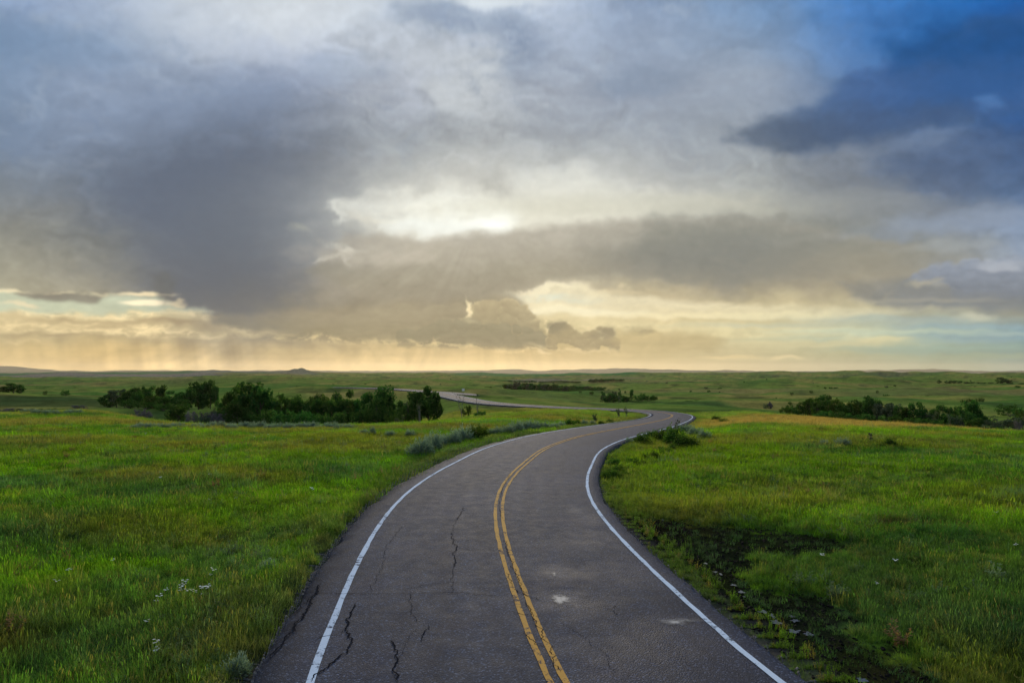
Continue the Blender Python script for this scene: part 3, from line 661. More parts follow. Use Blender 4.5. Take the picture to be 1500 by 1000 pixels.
def plain_mat(name, c, rough=.8, metal=0., var=.25, scale=6, spec=.3):
    t = NT(name); tc = t.n('TexCoord'); n = t.noise(tc.outputs['Object'], scale, 4)
    p = t.n('BsdfPrincipled'); t.l(t.mix(n, tuple(v * (1 - var) for v in c), tuple(v * (1 + var) for v in c)), p.inputs['Base Color'])
    p.inputs['Roughness'].default_value = rough; p.inputs['Metallic'].default_value = metal; p.inputs['Specular IOR Level'].default_value = spec
    b = t.n('Bump'); b.inputs['Strength'].default_value = .3; b.inputs['Distance'].default_value = .02; t.l(n, b.inputs['Height']); t.l(b.outputs[0], p.inputs['Normal'])
    return t.out(p.outputs[0])
def ground_mat():
    t = NT('grassland'); geo = t.n('NewGeometry'); P = geo.outputs['Position']
    a = t.n('Attribute', attribute_name='plant_colour'); bare = t.n('Attribute', attribute_name='bare')
    fine = t.noise(P, 9., 5, .65); mid = t.noise(P, 1.1, 5, .6); big = t.noise(P, .09, 6, .62); spk = t.noise(P, .35, 5, .7)
    k = t.mth('ADD', t.mth('MULTIPLY', fine, .8), t.mth('MULTIPLY', mid, .6)); k = t.mth('ADD', k, t.mth('MULTIPLY', t.mth('SUBTRACT', big, .5), 1.1)); k = t.mth('ADD', k, t.mth('MULTIPLY', t.mth('SUBTRACT', spk, .5), .9))
    s = t.n('VectorMath', operation='SCALE'); t.l(a.outputs['Color'], s.inputs[0]); t.l(t.mth('MAXIMUM', k, .25), s.inputs['Scale'])
    # scattered low brush dots on the far range
    v = t.n('TexVoronoi', feature='F1'); v.inputs['Scale'].default_value = .07; v.inputs['Randomness'].default_value = 1.; t.l(P, v.inputs['Vector'])
    p = t.n('BsdfPrincipled'); t.l(s.outputs[0], p.inputs['Base Color'])
    t.l(t.mth('SUBTRACT', .95, t.mth('MULTIPLY', bare.outputs['Fac'], .12)), p.inputs['Roughness']); p.inputs['Specular IOR Level'].default_value = .0
    b = t.n('Bump'); b.inputs['Strength'].default_value = .8; b.inputs['Distance'].default_value = .12; t.l(t.mth('ADD', t.mth('MULTIPLY', fine, .6), mid), b.inputs['Height']); t.l(b.outputs[0], p.inputs['Normal'])
    return t.out(p.outputs[0])
def asphalt_base(t, P):
    agg = t.n('TexVoronoi', feature='F1'); agg.inputs['Scale'].default_value = 42.; t.l(P, agg.inputs['Vector'])
    sep = t.n('SeparateColor'); t.l(agg.outputs['Color'], sep.inputs[0])
    fine = t.noise(P, 130., 2, .6); mid = t.noise(P, 2.2, 5, .6); big = t.noise(P, .28, 5, .6, .4)
    st = t.ramp(sep.outputs[0], [(.0, (.014, .014, .016)), (.55, (.030, .029, .031)), (.86, (.055, .052, .052)), (1., (.20, .19, .185))])
    c = t.mix(.35, st, t.mix(fine, (.014, .014, .016), (.062, .059, .060)))
    v = t.n('VectorMath', operation='SCALE'); t.l(c, v.inputs[0])
    t.l(t.mth('ADD', t.mth('ADD', t.mth('MULTIPLY', mid, .55), t.mth('MULTIPLY', big, .9)), .28), v.inputs['Scale'])
    return t.mix(1., v.outputs[0], (.92, 1.16, 1.72), 'MULTIPLY'), agg.outputs['Distance'], mid, big
ASPH = 1.0
def rough_mix(t, p, c, b, k):
    d = t.n('BsdfDiffuse'); t.l(c, d.inputs[0]); d.inputs['Roughness'].default_value = .8; t.l(b.outputs[0], d.inputs['Normal'])
    m = t.n('MixShader'); m.inputs[0].default_value = k; t.l(d.outputs[0], m.inputs[1]); t.l(p.outputs[0], m.inputs[2]); return m.outputs[0]
def asphalt_mat():
    t = NT('asphalt'); geo = t.n('NewGeometry'); P = geo.outputs['Position']
    c, dist, mid, big = asphalt_base(t, P)
    lat = t.n('Attribute', attribute_name='across'); al = t.n('Attribute', attribute_name='damp'); ed = t.n('Attribute', attribute_name='ragged')
    # wheel tracks: polished slightly darker; outer strip darker old tar; reddish iron tint
    cb = t.n('CombineXYZ'); ln = t.n('Attribute', attribute_name='along'); t.l(t.mth('MULTIPLY', lat.outputs['Fac'], 2.4), cb.inputs[0]); t.l(t.mth('MULTIPLY', ln.outputs['Fac'], .16), cb.inputs[1])
    strk = t.noise(cb.outputs[0], 1., 5, .6)
    c = t.mix(t.ramp(strk, [(.35, .0), (.72, .85)]), c, t.mix(1., c, (.60, .60, .64), 'MULTIPLY'))
    red = t.noise(P, .55, 4, .6, .5); c = t.mix(t.ramp(red, [(.52, .0), (.75, .6)]), c, t.mix(1., c, (1.22, .95, .92), 'MULTIPLY'))
    c = t.mix(t.mth('MULTIPLY', al.outputs['Fac'], .9), c, t.mix(1., c, (.60, .66, .80), 'MULTIPLY'))
    # oil-darkened lane centres, broken dark strip outside the left line
    la = t.mth('ABSOLUTE', t.mth('SUBTRACT', t.mth('ABSOLUTE', lat.outputs['Fac']), 1.75)); oil = t.mth('MULTIPLY', t.ramp(la, [(.0, 1.), (.75, .0)]), t.mth('MULTIPLY', big, .55))
    c = t.mix(oil, c, t.mix(1., c, (.66, .68, .72), 'MULTIPLY'))
    sh = t.mth('MULTIPLY', t.ramp(t.mth('MULTIPLY', lat.outputs['Fac'], -.1), [(.385, .0), (.415, 1.)]), t.ramp(t.noise(P, 2.6, 5, .7), [(.35, .15), (.62, 1.)]))
    c = t.mix(t.mth('MULTIPLY', sh, .75), c, t.mix(1., c, (.38, .37, .38), 'MULTIPLY'))
    # craze cracking
    cv = t.n('TexVoronoi', feature='DISTANCE_TO_EDGE'); cv.inputs['Scale'].default_value = 2.1; nz = t.n('TexNoise'); nz.inputs['Scale'].default_value = 3.; nz.inputs['Detail'].default_value = 4.; t.l(P, nz.inputs['Vector'])
    off = t.n('VectorMath', operation='MULTIPLY_ADD'); t.l(nz.outputs['Color'], off.inputs[0]); off.inputs[1].default_value = (.5, .5, .5); t.l(P, off.inputs[2]); t.l(off.outputs[0], cv.inputs['Vector'])
    crk = t.mth('MULTIPLY', t.ramp(cv.outputs['Distance'], [(.0, 1.), (.018, .0)]), t.ramp(t.noise(P, .42, 4, .65), [(.54, .0), (.66, .9)]))
    c = t.mix(crk, c, (.018, .017, .018))
    p = t.n('BsdfPrincipled'); t.l(c, p.inputs['Base Color']); p.inputs['Specular IOR Level'].default_value = .05
    r = t.mth('SUBTRACT', .82, t.mth('MULTIPLY', al.outputs['Fac'], .16)); r = t.mth('ADD', r, t.mth('MULTIPLY', t.mth('SUBTRACT', mid, .5), .25)); t.l(r, p.inputs['Roughness'])
    b = t.n('Bump'); b.inputs['Strength'].default_value = .55; b.inputs['Distance'].default_value = .012; t.l(t.mth('ADD', t.mth('MULTIPLY', dist, -1.), t.mth('MULTIPLY', crk, -1.2)), b.inputs['Height']); t.l(b.outputs[0], p.inputs['Normal'])
    p.inputs['Specular IOR Level'].default_value = .4
    return t.out(rough_mix(t, p, c, b, .30))
def paint_mat(name, c, wear):
    t = NT(name); geo = t.n('NewGeometry'); P = geo.outputs['Position']
    a, dist, mid, big = asphalt_base(t, P)
    n = t.noise(P, 7., 6, .7); n2 = t.noise(P, .9, 4, .6); f = t.noise(P, 55., 3, .7)
    worn = t.ramp(t.mth('ADD', t.mth('ADD', t.mth('MULTIPLY', n, .5), t.mth('MULTIPLY', n2, .3)), t.mth('MULTIPLY', f, .25)), [(wear, .0), (wear + .05, 1.)])
    pc = t.mix(n, tuple(v * .78 for v in c), tuple(min(v * 1.12, .9) for v in c))
    pcol = t.mix(worn, pc, a); p = t.n('BsdfPrincipled'); t.l(pcol, p.inputs['Base Color']); p.inputs['Roughness'].default_value = .8; p.inputs['Specular IOR Level'].default_value = .08
    b = t.n('Bump'); b.inputs['Strength'].default_value = .4; b.inputs['Distance'].default_value = .008; t.l(t.mth('MULTIPLY', dist, -1.), b.inputs['Height']); t.l(b.outputs[0], p.inputs['Normal'])
    return t.out(rough_mix(t, p, pcol, b, .25))
def water_mat(name='standing_water', c=(.02, .02, .018)):
    t = NT(name); geo = t.n('NewGeometry')
    p = t.n('BsdfPrincipled'); p.inputs['Base Color'].default_value = c + (1,); p.inputs['Roughness'].default_value = .42 if c[0] > .2 else .1; p.inputs['IOR'].default_value = 1.33; p.inputs['Specular IOR Level'].default_value = .5
    g = t.n('BsdfGlossy'); g.inputs['Roughness'].default_value = .05
    b = t.n('Bump'); b.inputs['Strength'].default_value = .12; b.inputs['Distance'].default_value = .01; t.l(t.noise(geo.outputs['Position'], 14., 2), b.inputs['Height']); t.l(b.outputs[0], p.inputs['Normal'])
    return t.out(p.outputs[0])
M = {}
M['ground'] = ground_mat(); M['asphalt'] = asphalt_mat()
M['white_paint'] = paint_mat('white_road_paint', (.66, .73, .82), .56); M['yellow_paint'] = paint_mat('yellow_road_paint', (.66, .36, .085), .55)
M['tar'] = plain_mat('tar_seal', (.013, .013, .016), 1., var=.3, scale=14, spec=.0)
M['pale_water'] = plain_mat('wet_silt', (.30, .305, .31), .7, var=.45, scale=9, spec=.1); M['pool'] = water_mat('pooled_water', (.07, .075, .08))
M['bark'] = plain_mat('bark', (.075, .058, .045), .9, scale=9); M['dead_wood'] = plain_mat('weathered_wood', (.16, .14, .13), .9, scale=9)
M['stone'] = plain_mat('gravel_stone', (.16, .145, .135), .85, var=.5, scale=30)
M['leaf_dark'] = foliage_mat('cottonwood_leaves', (.018, .046, .013), (.040, .100, .022), (.095, .175, .034))
M['leaf_mid'] = foliage_mat('green_ash_leaves', (.026, .060, .014), (.054, .108, .020), (.100, .165, .028))
M['leaf_brush'] = foliage_mat('brush_leaves', (.040, .062, .034), (.078, .104, .058), (.130, .155, .085), .25)
M['leaf_grey'] = foliage_mat('grey_brush_twigs', (.070, .064, .068), (.130, .122, .126), (.20, .19, .19), .15)
M['sage'] = foliage_mat('silver_sage_leaves', (.070, .105, .075), (.165, .235, .170), (.33, .42, .33), .2, scale=2., hueobj=.12)
M['bush'] = foliage_mat('green_bush_leaves', (.022, .055, .010), (.055, .115, .018), (.110, .185, .028), .3, scale=2.)
M['grass'] = foliage_mat('grass_blades', None, None, None, .5, attr='tint')
M['white_sheet'] = plain_mat('white_sheet_metal', (.75, .76, .76), .45, var=.06)
M['dark_metal'] = plain_mat('post_steel', (.10, .09, .08), .6, .6)
M['wet_soil'] = plain_mat('wet_soil', (.010, .009, .0085), .9, var=.5, scale=12, spec=.03)
M['petal'] = plain_mat('white_petals', (.80, .80, .74), .7, var=.08)
M['yellow_petal'] = plain_mat('yellow_petals', (.70, .62, .10), .7, var=.1)

# ---------------------------------------------------------------- the ground sheet
def build_ground():
    fine = np.linspace(-47, 47, 700); coarse = np.linspace(47, 313, 62)[1:-1]
    az = np.radians(np.r_[fine, coarse]); na = len(az)
    rr = [0.8, 2, 3.2, 4.4, 5.4]
    r = 6.0
    while r < 24500:
        rr.append(r); r *= 1.012 if r < 60 else (1.014 if r < 400 else 1.026)
    rr = np.array(rr); nr = len(rr)
    A, Rr = np.meshgrid(az, rr); x = (np.sin(A) * Rr); y = (np.cos(A) * Rr)
    z = land(x, y)
    co = np.stack([x.ravel(), y.ravel(), z.ravel()], 1)
    co = np.vstack([co, [[0, 0, float(land(np.array([0.]), np.array([0.]))[0])]]])
    c, bare = land_colour(co[:, 0], co[:, 1])
    i = np.arange(nr - 1)[:, None] * na; j = np.arange(na)[None, :]; j2 = (j + 1) % na
    q = np.stack([i + j, i + na + j, i + na + j2, i + j2], -1).reshape(-1)
    tri = np.stack([np.full(na, nr * na), np.arange(na), (np.arange(na) + 1) % na], 1).reshape(-1)
    me = mesh_np('ground', co, np.r_[q, tri], np.r_[np.full((nr - 1) * na, 4), np.full(na, 3)], [M['ground']], True,
                 {'plant_colour': ('FLOAT_COLOR', np.c_[c, np.ones(len(c))]), 'bare': ('FLOAT', bare)})
    me.flip_normals() if me.polygons[len(me.polygons) // 2].normal.z < 0 else None
    tag(obj('ground', me), kind='structure')
build_ground()

# ---------------------------------------------------------------- road
road = empty('road', (0, 0, 0)); tag(road, kind='structure')
def ragged(s, side): return .16 * float(fbm(np.array([s / 1.4]), np.array([side * 7.]), 4, 401)[0]) + .10 * float(fbm(np.array([s / .5]), np.array([side * 3.]), 3, 402)[0])
DAMP = [(2.6, 11.5, 1.9, 1.6, .9), (1.3, 13.6, 1.1, .8, .8), (2.8, 15.5, 1.4, 1.6, .5), (1.3, 15.6, .9, .7, .8), (3.0, 12.6, 1.2, .5, .8), (2.4, 21.5, .5, 1.6, .5), (1.9, 9.6, 1.6, 1.2, .6), (2.2, 18.5, 1.2, 1.4, .5)]
def build_road():
    n = len(RC); lat = np.array([-4.5, -4.1, -3.6, -3.0, -2.3, -1.6, -.9, -.2, .4, 1.0, 1.7, 2.4, 3.0, 3.45, 3.78])
    s = RS
    offL = .20 * fbm(s / 1.6, s * 0 + 5, 4, 401) + .10 * fbm(s / .55, s * 0 + 1, 2, 402); offR = .11 * fbm(s / 1.5, s * 0 + 9, 4, 403) + .07 * fbm(s / .5, s * 0 + 2, 2, 404)
    tap = 1 - .14 * sstep(90, 150, s)                                         # shoulder strip narrows past the bend
    L = np.tile(lat, (n, 1)); L[:, 0] = -4.5 * tap + offL; L[:, 1] = -4.1 * tap; L[:, -1] += offR
    x = RC[:, 0:1] + RN[:, 0:1] * L; y = RC[:, 1:2] + RN[:, 1:2] * L
    crown = .05 - .0045 * L ** 2
    z = RC[:, 2:3] + crown - .03
    z[:, 0] -= .03; z[:, -1] -= .03
    m = len(lat)
    # skirts down to the soil
    xs = np.c_[x[:, 0] - RN[:, 0] * .07, x, x[:, -1] + RN[:, 0] * .07]; ys = np.c_[y[:, 0] - RN[:, 1] * .07, y, y[:, -1] + RN[:, 1] * .07]; zs = np.c_[z[:, 0] - .34, z, z[:, -1] - .34]
    Ls = np.c_[L[:, 0], L, L[:, -1]]; m += 2
    co = np.stack([xs.ravel(), ys.ravel(), zs.ravel()], 1)
    damp = np.zeros(len(co)); nn = fbm(co[:, 0] / .9, co[:, 1] / .9, 4, 411)
    for cx, cy, rx, ry, a in DAMP:
        d = np.sqrt(((co[:, 0] - cx) / rx) ** 2 + ((co[:, 1] - cy) / ry) ** 2); damp = np.maximum(damp, a * (1 - sstep(.35, 1.15, d + .35 * nn)))
    i = np.arange(n - 1)[:, None] * m; j = np.arange(m - 1)[None, :]
    q = np.stack([i + j, i + j + 1, i + m + j + 1, i + m + j], -1).reshape(-1)
    me = mesh_np('asphalt', co, q, np.full((n - 1) * (m - 1), 4), [M['asphalt']], True,
                 {'across': ('FLOAT', Ls.ravel()), 'along': ('FLOAT', np.repeat(s, m)), 'damp': ('FLOAT', damp)})
    if me.polygons[m // 2].normal.z < 0: me.flip_normals()
    obj('asphalt', me, road)
build_road()
def road_z(lat, k): return RC[k, 2] + .05 - .0045 * lat ** 2 - .03
def ribbon(name, lat, w, s0, s1, mat, lift, jit=.022, seed=0, label=None):
    k = np.where((RS >= s0) & (RS <= s1))[0]; s = RS[k]
    a = lat - w / 2 + jit * fbm(s / .8, s * 0 + seed, 3, 501 + seed); b = lat + w / 2 + jit * fbm(s / .8, s * 0 + seed + 5, 3, 502 + seed)
    P = []
    for L_ in (a, (a + b) / 2, b): P.append(np.stack([RC[k, 0] + RN[k, 0] * L_, RC[k, 1] + RN[k, 1] * L_, RC[k, 2] + .02 - .0045 * L_ ** 2 + lift], 1))
    co = np.stack(P, 1).reshape(-1, 3); n = len(k)
    i = np.arange(n - 1)[:, None] * 3; j = np.arange(2)[None, :]
    q = np.stack([i + j, i + j + 1, i + 4 + j, i + 3 + j], -1).reshape(-1)
    me = mesh_np(name, co, q, np.full((n - 1) * 2, 4), [mat], True)
    if me.polygons[0].normal.z < 0: me.flip_normals()
    o = obj(name, me, road)
    if label: o['label'] = label
    return o
END = RS[-1]
ribbon('edge_line', -3.62, .125, 0, END, M['white_paint'], .010, seed=1, label='white edge line along the left side of the road')
ribbon('edge_line', 3.30, .115, 0, END, M['white_paint'], .010, seed=2, label='white edge line along the right side of the road')
ribbon('centre_line', -.105, .105, 0, END, M['yellow_paint'], .010, seed=3, label='left yellow centre line, the more solid of the pair')
ribbon('centre_line', .125, .10, 0, END, M['yellow_paint'], .010, seed=4, label='right yellow centre line, cut by cracks')

def road_pt(px, py):
    """nearest road surface point seen along a sight line"""
    D = np.linspace(7, 60, 3000); x = (px - CX) / FPX * D; ray = CAM_H - (py - HY) / FPX * D
    dd, rz, k = road_dist(x, D); zz = rz + .02 - .0045 * dd ** 2
    i = np.where(zz >= ray)[0][0]; return x[i], D[i], zz[i]
def crack(pts, w, label=None, seed=0, name='crack', lift=.012, mat='tar'):
    """a wandering sealed crack: pts are sight lines of its bends"""
    P = np.array([road_pt(*p) for p in pts]); s = np.r_[0, np.cumsum(np.linalg.norm(np.diff(P, axis=0), axis=1))]
    n = max(8, int(s[-1] / .05)); u = np.linspace(0, s[-1], n); Q = np.stack([np.interp(u, s, P[:, k]) for k in range(3)], 1)
    t = np.gradient(Q[:, :2], axis=0); t /= np.maximum(np.linalg.norm(t, axis=1, keepdims=True), 1e-9); nm = np.stack([t[:, 1], -t[:, 0]], 1)
    wob = .07 * fbm(u / .35, u * 0 + seed, 4, 511) + .03 * fbm(u / .08, u * 0 + seed, 2, 512)
    Q[:, :2] += nm * wob[:, None]
    ww = .55 * w * (.5 + .9 * np.abs(fbm(u / .3, u * 0 + seed + 3, 4, 513)) + .35 * fbm(u / .06, u * 0 + seed + 3, 2, 514)) * np.minimum(1, np.minimum(np.arange(n), np.arange(n)[::-1]) / 4 + .15)
    a = Q.copy(); b = Q.copy(); a[:, :2] -= nm * ww[:, None] / 2; b[:, :2] += nm * ww[:, None] / 2
    co = np.stack([a, b], 1).reshape(-1, 3); dd, rz, _ = road_dist(co[:, 0], co[:, 1]); co[:, 2] = rz + .02 - .0045 * dd ** 2 + lift
    i = np.arange(n - 1) * 2; q = np.stack([i, i + 1, i + 3, i + 2], -1).reshape(-1)
    me = mesh_np(name, co, q, np.full(n - 1, 4), [M[mat]], True)
    if me.polygons[0].normal.z < 0: me.flip_normals()
    o = obj(name, me, road)
    if label: o['label'] = label
crack([(519, 884), (513, 902), (506, 921), (514, 935), (512, 950), (497, 964), (480, 974), (464, 990), (455, 999)], .075, 'thick tar-filled crack winding towards the left edge line', 1)
crack([(574, 936), (581, 955), (579, 975), (583, 999)], .07, 'dark tar streak near the bottom of the left lane', 2)
crack([(628, 915), (620, 928), (616, 940)], .045, None, 3)
crack([(662, 780), (663, 792), (669, 800), (665, 812), (667, 824), (664, 832)], .05, 'jagged tar crack in the middle of the left lane', 4)
crack([(679, 743), (675, 753), (668, 762), (655, 763)], .04, None, 5)
crack([(425, 868), (480, 869), (545, 870), (600, 869), (660, 868), (735, 873)], .035, 'long crack across the whole left lane', 6)
crack([(585, 864), (640, 855), (690, 853), (735, 855)], .022, None, 7)
crack([(618, 714), (660, 715), (718, 719)], .028, None, 8)
crack([(455, 866), (440, 867)], .05, None, 9); crack([(750, 862), (768, 871), (777, 874), (790, 879)], .05, 'crack through both yellow lines', 10)
crack([(752, 896), (765, 900), (782, 901)], .05, None, 11); crack([(766, 925), (785, 944), (800, 947)], .035, None, 12)
crack([(880, 890), (895, 893), (905, 900), (893, 903)], .04, None, 13); crack([(905, 886), (897, 892)], .03, None, 14)
crack([(742, 838), (748, 850), (752, 862)], .03, None, 15); crack([(790, 880), (830, 886), (872, 892)], .02, None, 16)
crack([(820, 910), (850, 930), (890, 960), (900, 990)], .018, None, 17); crack([(670, 680), (700, 676), (735, 677)], .02, None, 18)
crack([(735, 760), (731, 740), (736, 715), (748, 692)], .03, 'tar seam between the two yellow lines', 19); crack([(739, 790), (748, 820), (758, 846), (768, 870)], .035, None, 20); crack([(770, 880), (786, 915), (806, 950), (820, 985)], .035, None, 21)
crack([(505, 921), (490, 930), (470, 934), (452, 942)], .03, None, 31); crack([(669, 800), (690, 806), (716, 804), (735, 808)], .022, None, 32); crack([(600, 869), (604, 900), (618, 915)], .025, None, 33)
crack([(540, 870), (560, 830), (566, 800), (590, 770)], .018, None, 34); crack([(662, 780), (668, 762)], .02, None, 35); crack([(664, 832), (662, 868)], .02, None, 36); crack([(583, 999), (581, 975), (600, 930), (618, 915)], .014, None, 37)
crack([(393, 965), (420, 935), (448, 895), (470, 855)], .10, 'broken tar edge of the left shoulder', 22); crack([(430, 900), (462, 868)], .05, None, 23)

def blob_sheet(name, outline, z_of, mat, parent, lift, label=None, kind=None, cat=None):
    P = np.array(outline); z = z_of(P[:, 0], P[:, 1]); c = P.mean(0)
    co = np.vstack([np.c_[P, z], [[c[0], c[1], float(z.mean())]]]); co[:, 2] += lift; n = len(P)
    f = np.stack([np.full(n, n), np.arange(n), (np.arange(n) + 1) % n], 1).reshape(-1)
    me = mesh_np(name, co, f, np.full(n, 3), [mat], True)
    if me.polygons[0].normal.z < 0: me.flip_normals()
    return tag(obj(name, me, parent), label, cat, None, kind)
def blob_outline(cx, cy, rx, ry, seed, n=28, rough=.35):
    a = np.linspace(0, 2 * np.pi, n, endpoint=False); r = 1 + rough * fbm(np.cos(a) * 1.3 + seed * 3.1, np.sin(a) * 1.3 + seed, 4, 521)
    return np.stack([cx + rx * r * np.cos(a), cy + ry * r * np.sin(a)], 1)
def rough_line(P, sub=5, amp=.018):
    P = np.array(P); Q = []; n = len(P)
    for i in range(n):
        for k in range(sub): Q.append(P[i] + (P[(i + 1) % n] - P[i]) * k / sub)
    Q = np.array(Q); Q += amp * np.stack([fbm(Q[:, 0] * 22, Q[:, 1] * 22, 3, 541), fbm(Q[:, 0] * 22 + 9, Q[:, 1] * 22, 3, 542)], 1); return [tuple(q) for q in Q]
def flat_road(lift):
    def f(x, y):
        dd, rz, _ = road_dist(x, y); return rz + .02 - .0045 * dd ** 2
    return f
M['patch'] = None
def patch_mat():
    t = NT('pale_grey_blotch'); geo = t.n('NewGeometry'); P = geo.outputs['Position']; a, dist, mid, big = asphalt_base(t, P)
    m = t.n('Attribute', attribute_name='pale_patch'); n = t.noise(P, 6., 5, .65)
    f = t.mth('MULTIPLY', m.outputs['Fac'], t.ramp(n, [(.3, .25), (.7, 1.)]))
    p = t.n('BsdfPrincipled'); t.l(t.mix(t.mth('MINIMUM', f, 1.), a, (.25, .25, .25)), p.inputs['Base Color']); p.inputs['Specular IOR Level'].default_value = .1; p.inputs['Roughness'].default_value = .75
    tr = t.n('BsdfTransparent'); mx = t.n('MixShader'); t.l(f, mx.inputs[0]); t.l(tr.outputs[0], mx.inputs[1]); t.l(p.outputs[0], mx.inputs[2]); return t.out(mx.outputs[0])
M['pale_patch'] = patch_mat()  # pale grey blotches that fade out into the asphalt
def pale_patch(px, py, rx, ry, amt, seed, name='pale_blotch', label=None):
    x0, y0, _ = road_pt(px, py); n = 24; rings = [0, .35, .7, 1.]
    a = np.linspace(0, 2 * np.pi, n, endpoint=False); co = []; v = []
    for q in rings:
        r = (1 + .4 * fbm(np.cos(a) * 1.4 + seed, np.sin(a) * 1.4, 4, 531)) * q
        co.append(np.stack([x0 + rx * r * np.cos(a), y0 + ry * r * np.sin(a), a * 0], 1)); v += [amt * (1 - q) ** .8] * n
    co = np.vstack(co); dd, rz, _ = road_dist(co[:, 0], co[:, 1]); co[:, 2] = rz + .02 - .0045 * dd ** 2 + .005
    i = np.arange(len(rings) - 1)[:, None] * n; j = np.arange(n)[None, :]; j2 = (j + 1) % n
    q = np.stack([i + j, i + n + j, i + n + j2, i + j2], -1).reshape(-1)
    me = mesh_np(name, co, q, np.full((len(rings) - 1) * n, 4), [M['pale_patch']], True, {'pale_patch': ('FLOAT', v)})
    if me.polygons[n + 2].normal.z < 0: me.flip_normals()
    o = obj(name, me, road)
    if label: o['label'] = label
for k, (px, py, rx, ry, a) in enumerate([(843, 748, .36, .8, .38), (863, 779, .34, .4, .3), (792, 796, .32, .5, .16), (813, 842, .26, .34, .45), (842, 839, .26, .24, .25), (822, 866, .25, .2, .3), (990, 911, .34, .18, 1.6), (1008, 908, .45, .10, 1.0), (822, 878, .3, .45, .3), (850, 765, .3, .8, .14)]): pale_patch(px, py, rx, ry, a, k * 1.7)

pale_patch(821, 877, .20, .34, 2.8, 4.4, 'pothole', 'pale shallow pothole beside the yellow lines'); pale_patch(812, 841, .05, .2, 2., 2.2, 'pothole', 'small pale pothole behind the larger one')

# pull-out on the far rise
def build_pull():
    n = len(PC); t = np.gradient(PC[:, :2], axis=0); t /= np.linalg.norm(t, axis=1, keepdims=True); nm = np.stack([t[:, 1], -t[:, 0]], 1)
    w = 4.6 * np.sqrt(np.clip(1 - (np.linspace(-1, 1, n)) ** 4, .02, 1))
    a = np.c_[PC[:, :2] - nm * w[:, None], PC[:, 2] + .01]; b = np.c_[PC[:, :2] + nm * w[:, None] * .8, PC[:, 2] + .01]
    co = np.stack([a, b], 1).reshape(-1, 3); i = np.arange(n - 1) * 2; q = np.stack([i, i + 1, i + 3, i + 2], -1).reshape(-1)
    me = mesh_np('pullout', co, q, np.full(n - 1, 4), [M['asphalt']], True)
    if me.polygons[0].normal.z < 0: me.flip_normals()
    tag(obj('pullout', me), kind='structure')
build_pull()
# water standing in the mud
def mud_z(x, y): z = land(np.asarray(x), np.asarray(y)); return np.full(len(z), np.percentile(z, 78))
for k, (px, py, rx, ry) in enumerate([(998, 758, .12, .22), (1007, 763, .14, .1), (1013, 763, .1, .08), (971, 763, .06, .12), (1034, 827, .07, .06), (1048, 840, .09, .08), (1056, 843, .06, .08), (1075, 859, .09, .08), (1086, 869, .1, .09),
                                      (1118, 899, .13, .08), (1132, 905, .08, .12), (1136, 914, .16, .12), (1165, 912, .12, .07), (1165, 928, .18, .1), (1185, 932, .16, .08), (1160, 905, .08, .06), (1090, 876, .04, .05), (1262, 999, .12, .08)]):
    x0, y0, _ = on_land(px, py)
    blob_sheet('water', blob_outline(x0, y0, rx * .55, ry * .9, k + 2.3, rough=1.1), mud_z, M['pool'], None, .035, kind='structure')

# ---------------------------------------------------------------- foliage meshes
def quads(cent, nrm, size, asp=1.0, rng=None):
    """one bent leaf-clump quad per centre"""
    n = len(cent); up = rng.normal(size=(n, 3)); t = np.cross(nrm, up); t /= np.linalg.norm(t, axis=1, keepdims=True) + 1e-9; b = np.cross(nrm, t)
    s = size[:, None] / 2
    jit = lambda: rng.uniform(.65, 1.25, (n, 1))
    v = np.stack([cent - t * s * jit() - b * s * asp * jit(), cent + t * s * jit() - b * s * asp * jit() * .8, cent + t * s * jit() + b * s * asp * jit(), cent - t * s * jit() * .8 + b * s * asp * jit()], 1)
    return v.reshape(-1, 3)
def tube(path, radii, nside=6):
    P = np.array(path, float); n = len(P); vs = []
    for i in range(n):
        d = P[min(i + 1, n - 1)] - P[max(i - 1, 0)]; d = d / (np.linalg.norm(d) + 1e-9)
        a = np.cross(d, [0.3, 1, .1]); a /= np.linalg.norm(a); b = np.cross(d, a)
        for k in range(nside):
            an = 2 * math.pi * k / nside; vs.append(P[i] + radii[i] * (a * math.cos(an) + b * math.sin(an)))
    fs = []
    for i in range(n - 1):
        for k in range(nside): fs.append((i * nside + k, i * nside + (k + 1) % nside, (i + 1) * nside + (k + 1) % nside, (i + 1) * nside + k))
    return np.array(vs), fs
